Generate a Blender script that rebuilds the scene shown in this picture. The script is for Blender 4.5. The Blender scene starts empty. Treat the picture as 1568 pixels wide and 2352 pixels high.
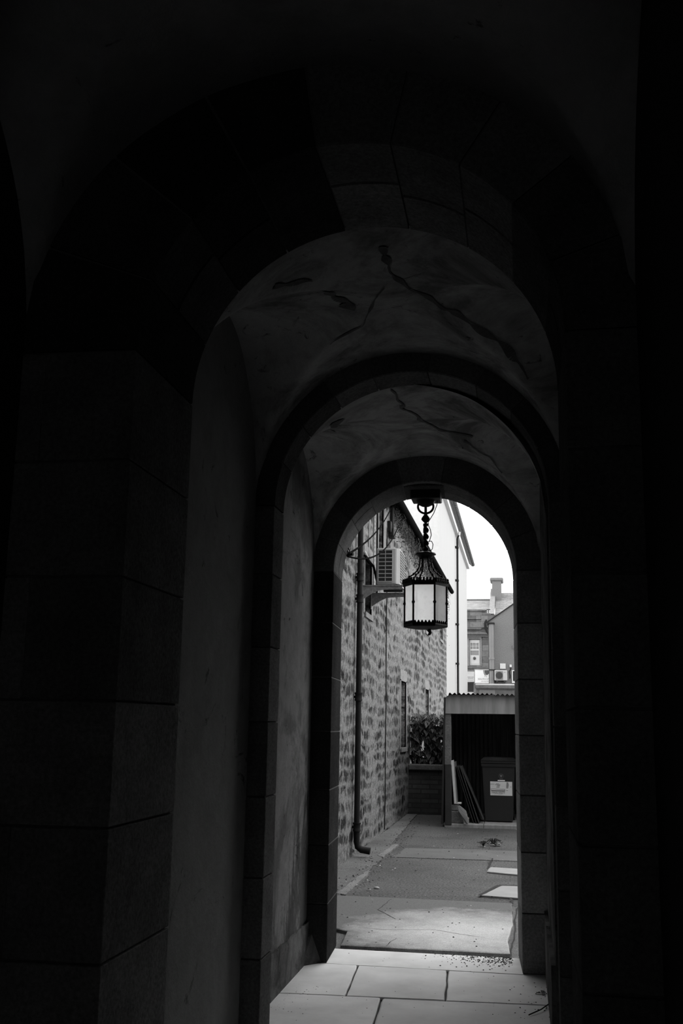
import bpy, math, random
from math import pi, sin, cos, sqrt, radians as R
from mathutils import Vector, Matrix, noise
random.seed(7)
S = bpy.context.scene
COL = S.collection

# ------------------------------------------------------------------ materials (black and white photograph: greys only)
G = .66      # overall level of the surface greys against the overcast sky
def _mat(name):
    m = bpy.data.materials.new(name); m.use_nodes = True
    nt = m.node_tree; nt.nodes.clear()
    out = nt.nodes.new('ShaderNodeOutputMaterial')
    b = nt.nodes.new('ShaderNodeBsdfPrincipled')
    nt.links.new(b.outputs[0], out.inputs[0])
    return m, nt, b, out
def N(nt, t, **kw):
    n = nt.nodes.new(t)
    for k, v in kw.items():
        if k in n.inputs.keys() if isinstance(k, str) else False: n.inputs[k].default_value = v
        else: setattr(n, k, v)
    return n
def coord(nt, scale=(1, 1, 1), out='Object'):
    tc = nt.nodes.new('ShaderNodeTexCoord'); mp = nt.nodes.new('ShaderNodeMapping')
    mp.inputs['Scale'].default_value = scale
    nt.links.new(tc.outputs[out], mp.inputs[0]); return mp.outputs[0]
def nz(nt, vec, scale, detail=5, rough=.6, dist=0):
    n = nt.nodes.new('ShaderNodeTexNoise'); n.inputs['Scale'].default_value = scale
    n.inputs['Detail'].default_value = detail; n.inputs['Roughness'].default_value = rough
    n.inputs['Distortion'].default_value = dist
    nt.links.new(vec, n.inputs['Vector']); return n.outputs[0]
def ramp(nt, fac, stops):
    r = nt.nodes.new('ShaderNodeValToRGB'); e = r.color_ramp.elements
    while len(e) < len(stops): e.new(.5)
    for i, (p, v) in enumerate(stops):
        e[i].position = p; e[i].color = (v, v, v, 1)
    nt.links.new(fac, r.inputs[0]); return r.outputs[0]
def mth(nt, op, a, b=None, c=None):
    n = nt.nodes.new('ShaderNodeMath'); n.operation = op
    for i, v in enumerate((a, b, c)):
        if v is None: continue
        if isinstance(v, (int, float)): n.inputs[i].default_value = v
        else: nt.links.new(v, n.inputs[i])
    return n.outputs[0]
def bump(nt, b, h, strength=.4, dist=.01):
    n = nt.nodes.new('ShaderNodeBump'); n.inputs['Strength'].default_value = strength
    n.inputs['Distance'].default_value = dist
    nt.links.new(h, n.inputs['Height']); nt.links.new(n.outputs[0], b.inputs['Normal'])
def rgb(nt, v):
    n = nt.nodes.new('ShaderNodeCombineColor')
    for i in range(3): nt.links.new(v, n.inputs[i])
    return n.outputs[0]
def plain(name, v, rough=.7, var=.25, scale=12, bmp=.15, bd=.004, metal=0, streak=False, tone=False, fine=0, spec=.25):
    """grey v with mottled variation; tone multiplies by the face attribute."""
    if name != 'flagstone': v *= G
    m, nt, b, out = _mat(name)
    vec = coord(nt, (3, 3, .35) if streak else (1, 1, 1))
    n1 = nz(nt, vec, scale, 6, .62)
    val = mth(nt, 'MULTIPLY', ramp(nt, n1, [(.25, 1 - var), (.75, 1 + var)]) if var <= 1 else n1, 1.0)
    # ramp colours clamp above 1 for display only; keep as float
    val = mth(nt, 'MULTIPLY', val, v)
    if fine:
        n2 = nz(nt, coord(nt), fine, 3, .7)
        val = mth(nt, 'MULTIPLY', val, ramp(nt, n2, [(.3, .65), (.7, 1.35)]))
    if tone:
        a = nt.nodes.new('ShaderNodeAttribute'); a.attribute_name = 'tone'
        val = mth(nt, 'MULTIPLY', val, a.outputs['Fac'])
    nt.links.new(rgb(nt, val), b.inputs['Base Color'])
    b.inputs['Roughness'].default_value = rough; b.inputs['Metallic'].default_value = metal
    b.inputs['Specular IOR Level'].default_value = spec
    if bmp: bump(nt, b, nz(nt, coord(nt), scale * 4 if not fine else fine, 4, .65), bmp, bd)
    return m
def plaster(name, v, dark=.45, sc=1.4, thr=(.42, .62), damp=0):
    """limewashed plaster with damp stains and flaked dark spots."""
    v *= G
    m, nt, b, out = _mat(name); vec = coord(nt)
    big = nz(nt, vec, sc, 7, .68, .6)
    mid = nz(nt, vec, sc * 5, 6, .7)
    spots = ramp(nt, nz(nt, vec, sc * 3.3, 8, .75, 1.2), [(.33, .25), (.40, 1)])
    val = mth(nt, 'MULTIPLY', ramp(nt, big, [(thr[0], dark), (thr[1], 1)]), ramp(nt, mid, [(.3, .82), (.7, 1.08)]))
    val = mth(nt, 'MULTIPLY', mth(nt, 'MULTIPLY', val, spots), v)
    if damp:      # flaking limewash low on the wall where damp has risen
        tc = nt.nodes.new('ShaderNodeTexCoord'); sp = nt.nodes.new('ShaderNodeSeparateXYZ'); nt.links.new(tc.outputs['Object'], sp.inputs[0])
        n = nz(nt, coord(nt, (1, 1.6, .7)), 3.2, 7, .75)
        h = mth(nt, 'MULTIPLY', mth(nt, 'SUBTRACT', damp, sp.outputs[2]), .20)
        h = mth(nt, 'ADD', mth(nt, 'MINIMUM', h, .10), mth(nt, 'MULTIPLY', mth(nt, 'SUBTRACT', sp.outputs[1], .2), .20))  # darkening also grows along the wall towards the exit pier
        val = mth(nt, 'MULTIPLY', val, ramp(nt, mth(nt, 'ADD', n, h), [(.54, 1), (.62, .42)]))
    nt.links.new(rgb(nt, val), b.inputs['Base Color']); b.inputs['Roughness'].default_value = .9
    b.inputs['Specular IOR Level'].default_value = 0
    bump(nt, b, mid, .5, .02); return m
def rubble(name, stone=.11, mortar=.47, bw=.45, bh=.175):
    """rubble brought to rough courses in the YZ plane: stones of many greys, ragged smeared lime pointing."""
    stone *= G; mortar *= G
    m, nt, b, out = _mat(name)
    vec = coord(nt)
    def warp(v, sc, amp, det=3):
        cc = nt.nodes.new('ShaderNodeTexNoise'); cc.inputs['Scale'].default_value = sc; cc.inputs['Detail'].default_value = det
        nt.links.new(vec, cc.inputs['Vector'])
        sub = nt.nodes.new('ShaderNodeVectorMath'); sub.operation = 'SUBTRACT'; nt.links.new(cc.outputs['Color'], sub.inputs[0]); sub.inputs[1].default_value = (.5, .5, .5)
        add = nt.nodes.new('ShaderNodeVectorMath'); add.operation = 'MULTIPLY_ADD'
        nt.links.new(sub.outputs[0], add.inputs[0]); add.inputs[1].default_value = (0, amp * 1.6, amp); nt.links.new(v, add.inputs[2]); return add.outputs[0]
    wv = warp(warp(vec, .8, .32, 2), 4.5, .13, 5)
    sp = nt.nodes.new('ShaderNodeSeparateXYZ'); cb = nt.nodes.new('ShaderNodeCombineXYZ'); nt.links.new(wv, sp.inputs[0])
    nt.links.new(sp.outputs[1], cb.inputs[0]); nt.links.new(sp.outputs[2], cb.inputs[1])
    br = nt.nodes.new('ShaderNodeTexBrick'); br.inputs['Scale'].default_value = 1; br.inputs['Brick Width'].default_value = bw
    br.inputs['Row Height'].default_value = bh; br.inputs['Mortar Size'].default_value = .06; br.inputs['Mortar Smooth'].default_value = 1
    br.offset = .43; br.squash = .6; br.squash_frequency = 3
    br.inputs['Color1'].default_value = (0, 0, 0, 1); br.inputs['Color2'].default_value = (1, 1, 1, 1); br.inputs['Mortar'].default_value = (.5, .5, .5, 1)
    nt.links.new(cb.outputs[0], br.inputs['Vector'])
    vc = nt.nodes.new('ShaderNodeTexVoronoi'); vc.feature = 'SMOOTH_F1'; vc.inputs['Scale'].default_value = 1; vc.inputs['Smoothness'].default_value = .15
    mp = nt.nodes.new('ShaderNodeMapping'); mp.inputs['Scale'].default_value = (1, 2.3, 5.2); nt.links.new(wv, mp.inputs[0]); nt.links.new(mp.outputs[0], vc.inputs['Vector'])
    sep = nt.nodes.new('ShaderNodeSeparateColor'); nt.links.new(vc.outputs['Color'], sep.inputs[0])
    fine = ramp(nt, nz(nt, coord(nt, (1, .8, 1)), 11, 9, .8), [(.36, 0), (.64, 1)])
    wide = ramp(nt, nz(nt, coord(nt, (1, .7, .9)), 1.3, 5, .65), [(.36, 0), (.64, 1)])
    e = mth(nt, 'ADD', mth(nt, 'MULTIPLY', br.outputs['Fac'], .42), mth(nt, 'ADD', mth(nt, 'MULTIPLY', fine, .50), mth(nt, 'MULTIPLY', wide, .36)))
    e = mth(nt, 'ADD', e, mth(nt, 'MULTIPLY', sep.outputs[1], .46))
    e = mth(nt, 'ADD', e, mth(nt, 'MULTIPLY', mth(nt, 'SUBTRACT', nz(nt, coord(nt), 24, 5, .75), .5), .9))
    mask = ramp(nt, e, [(.50, 0), (1.0, 1)])
    sv = mth(nt, 'MULTIPLY', ramp(nt, sep.outputs[0], [(0, .35), (1, 1.0)]), stone * 1.4)
    sv = mth(nt, 'MULTIPLY', sv, ramp(nt, nz(nt, coord(nt), 13, 6, .75), [(.32, .3), (.68, 1)]))
    mv = mth(nt, 'MULTIPLY', ramp(nt, nz(nt, coord(nt), 10, 7, .75), [(.3, .40), (.68, 1)]), mortar)
    mx = nt.nodes.new('ShaderNodeMix'); mx.data_type = 'FLOAT'
    nt.links.new(mask, mx.inputs[0]); nt.links.new(sv, mx.inputs[2]); nt.links.new(mv, mx.inputs[3])
    grain = mth(nt, 'MULTIPLY', ramp(nt, nz(nt, coord(nt), 34, 4, .8), [(.36, .28), (.62, .72)]), 2.0)
    nt.links.new(rgb(nt, mth(nt, 'MULTIPLY', mx.outputs[0], grain)), b.inputs['Base Color'])
    b.inputs['Roughness'].default_value = .9; b.inputs['Specular IOR Level'].default_value = 0
    bump(nt, b, mth(nt, 'SUBTRACT', mth(nt, 'MULTIPLY', fine, .8), mth(nt, 'MULTIPLY', mask, .4)), .6, .03)
    return m
def bricky(name, v, bw, bh, mort=.5, var=.4, msize=.02, axis='XZ'):
    """coursed ashlar / slates."""
    v *= G
    m, nt, b, out = _mat(name)
    tc = nt.nodes.new('ShaderNodeTexCoord'); sp = nt.nodes.new('ShaderNodeSeparateXYZ'); cb = nt.nodes.new('ShaderNodeCombineXYZ')
    nt.links.new(tc.outputs['Object'], sp.inputs[0])
    nt.links.new(sp.outputs['XYZ'.index(axis[0])], cb.inputs[0]); nt.links.new(sp.outputs['XYZ'.index(axis[1])], cb.inputs[1])
    br = nt.nodes.new('ShaderNodeTexBrick')
    br.inputs['Scale'].default_value = 1; br.inputs['Brick Width'].default_value = bw; br.inputs['Row Height'].default_value = bh
    br.inputs['Mortar Size'].default_value = msize
    br.inputs['Color1'].default_value = (v * (1 - var),) * 3 + (1,); br.inputs['Color2'].default_value = (v * (1 + var),) * 3 + (1,)
    br.inputs['Mortar'].default_value = (v * mort,) * 3 + (1,)
    nt.links.new(cb.outputs[0], br.inputs['Vector'])
    n = ramp(nt, nz(nt, tc.outputs['Object'], 2.5, 7, .75), [(.3, .5), (.7, 1)])
    mx = nt.nodes.new('ShaderNodeMix'); mx.data_type = 'RGBA'; mx.blend_type = 'MULTIPLY'; mx.inputs[0].default_value = 1
    nt.links.new(br.outputs['Color'], mx.inputs[6]); nt.links.new(rgb(nt, n), mx.inputs[7])
    nt.links.new(mx.outputs[2], b.inputs['Base Color']); b.inputs['Roughness'].default_value = .85
    b.inputs['Specular IOR Level'].default_value = .2
    bump(nt, b, br.outputs['Fac'], -.4, .02)
    return m
def patchy(name, lo, hi, sc=1.0, thr=(.4, .62), fine=160, spots=.0):
    """asphalt / worn concrete: fine aggregate plus broad wear patches."""
    lo *= G; hi *= G
    m, nt, b, out = _mat(name); vec = coord(nt)
    big = ramp(nt, nz(nt, vec, sc, 6, .65, .5), [(thr[0], lo), (thr[1], hi)])
    f = nz(nt, vec, fine, 2, .6)
    val = mth(nt, 'MULTIPLY', big, mth(nt, 'MULTIPLY', ramp(nt, f, [(.36, .18), (.64, .82)]), 2.0))
    if spots:
        val = mth(nt, 'MULTIPLY', val, ramp(nt, nz(nt, vec, 9, 4, .6), [(.26, spots), (.33, 1)]))
    nt.links.new(rgb(nt, val), b.inputs['Base Color']); b.inputs['Roughness'].default_value = .85
    b.inputs['Specular IOR Level'].default_value = .25
    bump(nt, b, f, .5, .004); return m
def glassy(name, v=.02, rough=.08):
    m, nt, b, out = _mat(name)
    b.inputs['Base Color'].default_value = (v, v, v, 1); b.inputs['Roughness'].default_value = rough
    b.inputs['Specular IOR Level'].default_value = .6
    return m
def frosted(name, clear=.36):
    m, nt, b, out = _mat(name)
    tr = nt.nodes.new('ShaderNodeBsdfTranslucent'); tp = nt.nodes.new('ShaderNodeBsdfTransparent')
    dirt = ramp(nt, nz(nt, coord(nt), 22, 7, .75), [(.28, .85), (.5, .99)])
    nt.links.new(rgb(nt, dirt), tr.inputs[0]); tp.inputs[0].default_value = (.97, .97, .97, 1)
    c = nt.nodes.new('ShaderNodeMixShader'); c.inputs[0].default_value = clear
    nt.links.new(tr.outputs[0], c.inputs[1]); nt.links.new(tp.outputs[0], c.inputs[2])
    nt.links.new(c.outputs[0], out.inputs[0]); return m

M = dict(
    arch=plain('dark_arch_stone', .115, .9, .3, 5, .3, .006, tone=True, fine=60, spec=0),
    mortar=plain('arch_mortar', .17, .95, .2, 20, .2, spec=0),
    plaster1=plaster('limewashed_plaster', .62, .72, 1.1, (.3, .5)),
    plaster2=plaster('stained_vault_plaster', .62, .38, 1.9, (.38, .56)),
    wallplaster=plaster('wall_plaster', .46, .8, .9, (.25, .45)),
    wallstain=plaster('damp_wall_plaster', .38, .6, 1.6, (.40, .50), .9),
    plinth=plaster('peeling_plinth', .26, .4, 3.5, (.4, .6)),
    dark=plain('dark_wall_stone', .08, .95, .2, 4, .2),  # plain dark stone of the near bay and back wall
    flag=plain('flagstone', .69, .8, .2, 2.2, .25, .004, tone=True),
    dirtplaster=plain('bared_plaster', .16, .95, .4, 14, .3),
    dirt=plain('joint_dirt', .05, .95, .3, 30, .3),
    rubble=rubble('rubble_masonry'),
    margin=plain('dressed_stone_margin', .27, .85, .25, 6, .25, .006, fine=40),
    asphalt=patchy('asphalt', .070, .125, .8, (.35, .65), 48, .5),
    apron=patchy('concrete_apron', .10, .19, 1.2, (.35, .62), 120, .6),
    apron2=patchy('kerb_concrete', .13, .30, 2.2, (.35, .6), 120, .5),
    bright=patchy('worn_concrete', .30, .72, 1.3, (.36, .56), 140, .7),
    slab=plain('pale_slab', .46, .85, .15, 3, .2, .004),
    band=patchy('concrete_band', .13, .19, 1.1, (.35, .65), 150, .6),
    iron=plain('black_iron', .012, .55, .3, 40, .3, .002),
    wire=plain('matte_black_cable', .015, 1, .2, 20, 0, spec=0),
    pipe=plain('black_painted_pipe', .018, .8, .3, 20, .1),
    glass=frosted('frosted_lantern_glass', .22),
    glassclear=frosted('thin_lantern_glass', .8),
    pane=glassy('dark_window_glass'),
    timber=plain('grey_timber', .10, .8, .35, 8, .2, streak=True),
    white=plain('white_paint', .72, .5, .08, 6, .05),
    offwhite=plain('cream_casing', .55, .5, .1, 6, .05),
    fin=plain('dark_coil', .035, .6, .2, 30, .1),
    grille=plain('grey_grille', .2, .6, .1, 20, .1),
    render=plain('white_render', .49, .85, .035, 1.2, .1, .004, streak=True),
    harl=plain('harled_gable', .66, .95, .07, 9, .5, .006),
    tile=plain('roof_tile', .12, .8, .35, 5, .3),
    slate=bricky('slates', .38, .3, .085, .85, .12, .012, 'XZ'),
    slate2=bricky('large_slates', .36, .5, .13, .65, .15, .014, 'XZ'),
    ashlar=bricky('weathered_ashlar', .24, .75, .36, .6, .35, .012, 'XZ'),
    greywall=plain('grey_render', .20, .9, .06, 1, .5, .01, fine=30),
    duct=plain('grey_duct', .24, .6, .12, 3, .1),
    sign=plain('sign_board', 1.28, .4, .04, 3, 0),
    signgrey=plain('grey_sign', .80, .4, .05, 3, 0),
    ink=plain('sign_ink', .13, .6, .05, 5, 0),
    inkgrey=plain('sign_grey_ink', .34, .6, .05, 5, 0),
    deadleaf=plain('dead_leaf', .035, .9, .5, 3, .1),
    ivyleaf=plain('ivy_leaf', .10, .4, .5, 3, .1, tone=True),
    twig=plain('bare_twig', .22, .9, .4, 10, .1),
    copestone=plain('cope_stone', .16, .9, .25, 6, .3, .006, fine=40),
    lowrubble=bricky('low_wall_masonry', .12, .33, .085, .6, .3, .012, 'XZ'),
    shedconc=plain('stained_concrete', .34, .9, .35, 3.5, .1, .003, streak=True),
    shedconcdark=plain('dark_shed_concrete', .045, .9, .3, 5, .2),  # darker grey for the post foot and end wall
    tin=plain('rusty_corrugated_tin', .08, .7, .5, 5, .2, streak=True),
    bin=plain('bin_plastic', .034, .45, .12, 15, .05),
    label=plain('label_paper', 1.0, .5, .06, 5, 0),
    board=plain('dark_board', .06, .7, .3, 6, .1),
    block=plain('concrete_block', .16, .95, .3, 9, .4, .01, fine=40),
    paper=plain('crumpled_paper', .22, .7, .2, 9, .1),
    debris=plain('debris', .03, .9, .3, 12, .1),
    pale=plain('pale_litter', .55, .7, .1, 12, .1),
)

# ------------------------------------------------------------------ mesh builder
class MB:
    def __init__(s): s.v = []; s.f = []; s.m = []; s.t = []
    def add(s, vs, fs, mi=0, tone=1.0):
        o = len(s.v); s.v += [Vector(v) for v in vs]
        for f in fs: s.f.append([i + o for i in f]); s.m.append(mi); s.t.append(tone)
    def quad(s, a, b, c, d, mi=0, tone=1.0): s.add([a, b, c, d], [(0, 1, 2, 3)], mi, tone)
    def box(s, x0, x1, y0, y1, z0, z1, mi=0, tone=1.0, bev=0):
        if bev:
            b = min(bev, (x1 - x0) * .45, (y1 - y0) * .45, (z1 - z0) * .45)
            vs = []; 
            for sx, X in ((1, x0), (-1, x1)):
                for sy, Y in ((1, y0), (-1, y1)):
                    for sz, Z in ((1, z0), (-1, z1)):
                        vs += [(X, Y + sy * b, Z + sz * b), (X + sx * b, Y, Z + sz * b), (X + sx * b, Y + sy * b, Z)]
            def c(i, j, k, a): return ((i * 2 + j) * 2 + k) * 3 + a
            fs = []
            for i in (0, 1): fs.append([c(i, 0, 0, 0), c(i, 1, 0, 0), c(i, 1, 1, 0), c(i, 0, 1, 0)][::(-1 if i == 0 else 1)])
            for j in (0, 1): fs.append([c(0, j, 0, 1), c(1, j, 0, 1), c(1, j, 1, 1), c(0, j, 1, 1)][::(1 if j == 0 else -1)])
            for k in (0, 1): fs.append([c(0, 0, k, 2), c(1, 0, k, 2), c(1, 1, k, 2), c(0, 1, k, 2)][::(-1 if k == 0 else 1)])
            for i in (0, 1):
                for j in (0, 1): fs.append([c(i, j, 0, 0), c(i, j, 1, 0), c(i, j, 1, 1), c(i, j, 0, 1)])
                for k in (0, 1): fs.append([c(i, 0, k, 0), c(i, 1, k, 0), c(i, 1, k, 2), c(i, 0, k, 2)])
            for j in (0, 1):
                for k in (0, 1): fs.append([c(0, j, k, 1), c(1, j, k, 1), c(1, j, k, 2), c(0, j, k, 2)])
            for i in (0, 1):
                for j in (0, 1):
                    for k in (0, 1): fs.append([c(i, j, k, 0), c(i, j, k, 1), c(i, j, k, 2)])
            s.add(vs, fs, mi, tone); return
        s.add([(x0, y0, z0), (x1, y0, z0), (x1, y1, z0), (x0, y1, z0), (x0, y0, z1), (x1, y0, z1), (x1, y1, z1), (x0, y1, z1)],
              [(0, 3, 2, 1), (4, 5, 6, 7), (0, 1, 5, 4), (1, 2, 6, 5), (2, 3, 7, 6), (3, 0, 4, 7)], mi, tone)
    def prism(s, poly, axis, a, b, mi=0, tone=1.0):
        """poly 2D swept along axis: 'y' -> (x,z), 'x' -> (y,z), 'z' -> (x,y)"""
        def P(p, d): return (p[0], d, p[1]) if axis == 'y' else ((d, p[0], p[1]) if axis == 'x' else (p[0], p[1], d))
        n = len(poly)
        s.add([P(p, a) for p in poly] + [P(p, b) for p in poly],
              [list(range(n))[::-1], list(range(n, 2 * n))] + [(i, (i + 1) % n, n + (i + 1) % n, n + i) for i in range(n)], mi, tone)
    def tube(s, pts, r, n=8, mi=0, cap=True, closed=False):
        pts = [Vector(p) for p in pts]; rings = []; L = len(pts)
        ref = Vector((.13, .31, .94))
        o = len(s.v)
        for i, p in enumerate(pts):
            a = pts[(i - 1) % L] if closed else pts[max(i - 1, 0)]; b = pts[(i + 1) % L] if closed else pts[min(i + 1, L - 1)]
            t = (b - a).normalized() if (b - a).length > 1e-9 else Vector((0, 0, 1))
            if abs(t.dot(ref)) > .97: ref = Vector((.9, .2, .1))
            u = t.cross(ref).normalized(); w = t.cross(u)
            ref = -u.cross(t) if False else ref
            rr = r[i] if isinstance(r, (list, tuple)) else r
            s.v += [p + (u * cos(2 * pi * k / n) + w * sin(2 * pi * k / n)) * rr for k in range(n)]
        for i in range(L if closed else L - 1):
            j = (i + 1) % L
            for k in range(n):
                s.f.append([o + i * n + k, o + i * n + (k + 1) % n, o + j * n + (k + 1) % n, o + j * n + k]); s.m.append(mi); s.t.append(1.0)
        if cap and not closed:
            s.f.append([o + k for k in range(n)]); s.f.append([o + (L - 1) * n + k for k in range(n)][::-1]); s.m += [mi, mi]; s.t += [1.0, 1.0]
    def lathe(s, prof, c, n=20, mi=0, rot=0):
        """prof: (radius, z) pairs, axis vertical through c"""
        o = len(s.v)
        for (r, z) in prof:
            s.v += [Vector((c[0] + r * cos(2 * pi * k / n + rot), c[1] + r * sin(2 * pi * k / n + rot), c[2] + z)) for k in range(n)]
        for i in range(len(prof) - 1):
            for k in range(n):
                s.f.append([o + i * n + k, o + i * n + (k + 1) % n, o + (i + 1) * n + (k + 1) % n, o + (i + 1) * n + k]); s.m.append(mi); s.t.append(1.0)
        s.f.append([o + k for k in range(n)][::-1]); s.f.append([o + (len(prof) - 1) * n + k for k in range(n)]); s.m += [mi] * 2; s.t += [1.0] * 2
def build(name, mb, mats, parent=None, loc=None, smooth=0, **props):
    mats = mats if isinstance(mats, (list, tuple)) else [mats]
    base = None
    if parent is not None:
        base = Vector(parent.location) if parent.parent is None else Vector(parent.parent.location)
    else:
        if loc is None:
            xs = [v.x for v in mb.v]; ys = [v.y for v in mb.v]; zs = [v.z for v in mb.v]
            loc = ((min(xs) + max(xs)) / 2, (min(ys) + max(ys)) / 2, min(zs))
        base = Vector(loc)
    me = bpy.data.meshes.new(name)
    me.from_pydata([v - base for v in mb.v], [], mb.f)
    for m in mats: me.materials.append(m)
    me.polygons.foreach_set('material_index', mb.m)
    at = me.attributes.new('tone', 'FLOAT', 'FACE'); at.data.foreach_set('value', mb.t)
    me.update()
    import bmesh
    bm = bmesh.new(); bm.from_mesh(me); bmesh.ops.recalc_face_normals(bm, faces=bm.faces); bm.to_mesh(me); bm.free()
    if smooth:
        me.polygons.foreach_set('use_smooth', [True] * len(me.polygons))
        if smooth < 180: me.set_sharp_from_angle(angle=R(smooth))
    o = bpy.data.objects.new(name, me); COL.objects.link(o)
    if parent is not None: o.parent = parent
    else: o.location = base
    for k, v in props.items(): o[k] = v
    return o
def thing(name, label, category, loc, group=None):
    o = bpy.data.objects.new(name, None); COL.objects.link(o); o.location = loc
    o.empty_display_size = .1
    o['label'] = label; o['category'] = category
    if group: o['group'] = group
    return o
def struct(name, mb, mats, label=None, **kw):
    o = build(name, mb, mats, kind='structure', **kw)
    if label: o['label'] = label
    return o
def lettering(mb, txt, x, z, y, size, mi=0, align='LEFT', stretch=1.0):
    """flat letters standing in the XZ plane at depth y, facing -Y"""
    cu = bpy.data.curves.new('txt', 'FONT'); cu.body = txt; cu.size = size; cu.align_x = align; cu.resolution_u = 3
    o = bpy.data.objects.new('txt', cu); COL.objects.link(o)
    dg = bpy.context.evaluated_depsgraph_get(); dg.update()
    me = bpy.data.meshes.new_from_object(o.evaluated_get(dg))
    mb.add([(x + v.co.x * stretch, y, z + v.co.y) for v in me.vertices], [list(p.vertices) for p in me.polygons], mi)
    right = x + max(v.co.x for v in me.vertices) * stretch
    bpy.data.objects.remove(o); bpy.data.meshes.remove(me); bpy.data.curves.remove(cu)
    return right

# ------------------------------------------------------------------ passage: arches
def arch_wall(mb, cx, r, zs, y0, y1, xl, xr, zt, mi=0, n=40):
    mb.box(xl, cx - r, y0, y1, 0, zt, mi); mb.box(cx + r, xr, y0, y1, 0, zt, mi)
    for k in range(n):
        a, b = pi - pi * k / n, pi - pi * (k + 1) / n
        xa, xb, za, zb = cx + r * cos(a), cx + r * cos(b), zs + r * sin(a), zs + r * sin(b)
        mb.quad((xa, y0, za), (xb, y0, zb), (xb, y0, zt), (xa, y0, zt), mi)
        mb.quad((xa, y1, za), (xa, y1, zt), (xb, y1, zt), (xb, y1, zb), mi)
        mb.quad((xa, y0, za), (xa, y1, za), (xb, y1, zb), (xb, y0, zb), mi)
def voussoirs(mb, cx, r, zs, y0, y1, angs, rout, splits, tones=None, gap=.004, mi=0):
    for i in range(len(angs) - 1):
        a0, a1 = R(angs[i]), R(angs[i + 1])
        sp = splits[i % len(splits)]
        ys = [y0] + list(sp) + [y1]
        t0 = tones[i % len(tones)] if tones else random.uniform(.55, 1.25)
        for j in range(len(ys) - 1):
            g = gap / r; A, B = a0 - g, a1 + g
            ya, yb = ys[j] + (gap if j else 0), ys[j + 1] - (gap if j < len(ys) - 2 else 0)
            n = 6; t = t0 * random.uniform(.75, 1.2)
            c = .006
            inner = [(A + (B - A) * k / n) for k in range(n + 1)]
            vs = []
            for (rr, yy) in ((r, ya + c), (r + c, ya), (rout, ya), (rout, yb), (r + c, yb), (r, yb - c)):
                vs += [(cx + rr * cos(a), yy, zs + rr * sin(a)) for a in inner]
            m = n + 1; fs = []
            for q in range(6):
                q2 = (q + 1) % 6
                for k in range(n): fs.append((q * m + k, q * m + k + 1, q2 * m + k + 1, q2 * m + k))
            fs.append([q * m for q in range(6)]); fs.append([q * m + n for q in range(6)][::-1])
            mb.add(vs, fs, mi, t)
def pier(mb, side, xj, xo, y0, y1, zs, courses, face_joint=None, mi=0, gap=.004, tn=1.0):
    z = 0; k = 0
    for h in courses:
        z1 = min(z + h, zs)
        xs = [xj, xo] if not face_joint or k % 2 else [xj, xj + (xo - xj) * face_joint, xo]
        for q in range(len(xs) - 1):
            a, b = sorted((xs[q], xs[q + 1]))
            mb.box(a, b, y0, y1, z + gap, z1 - gap, mi, tn * random.uniform(.75, 1.2), bev=.003)
        z = z1; k += 1
        if z >= zs - .01: break

# arch 1 (nearest, deep)
A1 = dict(cx=-.582, r=.748, zs=2.895, y0=3.40, y1=4.07)
mb = MB()
arch_wall(mb, A1['cx'], A1['r'] + .012, A1['zs'], 3.412, 4.058, -2.4, .9, 4.25, 1)
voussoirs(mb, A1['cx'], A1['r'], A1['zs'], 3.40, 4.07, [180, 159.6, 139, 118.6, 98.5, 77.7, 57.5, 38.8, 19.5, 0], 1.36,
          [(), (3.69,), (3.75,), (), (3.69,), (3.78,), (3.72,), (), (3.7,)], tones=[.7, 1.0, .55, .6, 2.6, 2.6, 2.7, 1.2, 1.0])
cs = [.42, .41, .42, .41, .42, .41, .405]
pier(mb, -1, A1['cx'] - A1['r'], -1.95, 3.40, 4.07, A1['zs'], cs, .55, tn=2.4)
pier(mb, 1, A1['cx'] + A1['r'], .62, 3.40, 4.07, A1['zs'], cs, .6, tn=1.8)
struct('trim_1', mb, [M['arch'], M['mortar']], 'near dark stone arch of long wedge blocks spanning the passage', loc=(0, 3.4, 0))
# arch 2 (thin rib)
mb = MB(); c2, r2, z2 = -.583, .752, 2.785
arch_wall(mb, c2, r2 + .01, z2, 5.63, 5.85, -1.9, .7, 4.25, 1)
voussoirs(mb, c2, r2, z2, 5.62, 5.86, [180, 161, 143, 124, 105.5, 82, 60.5, 42, 23, 0], 1.0, [()], tones=[.9, 1.2, 1.0, 1.7, 1.6, 1.8, 1.4, 1.2, 1.0])
cs = [.40, .4, .41, .39, .4, .4, .385]
pier(mb, -1, c2 - r2, -1.62, 5.62, 5.86, z2, cs, tn=1.8); pier(mb, 1, c2 + r2, .42, 5.62, 5.86, z2, cs, tn=1.5)
struct('trim_2', mb, [M['arch'], M['mortar']], 'middle thin stone arch rib between the two plastered vault bays', loc=(0, 5.62, 0))
# arch 3 (exit) with the building facade above it
mb = MB(); c3, r3, z3 = -.668, .656, 2.685
arch_wall(mb, c3, r3 + .003, z3, 7.51, 8.04, -7, 7, 12.0, 1)
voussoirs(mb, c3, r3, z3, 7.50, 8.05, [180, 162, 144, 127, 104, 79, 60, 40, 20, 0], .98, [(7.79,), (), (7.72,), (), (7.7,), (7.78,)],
          tones=[1.2, 1.4, 1.2, 1.2, 1.8, 1.5, 1.5, 1.3, 1.4], gap=.003)
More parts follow.
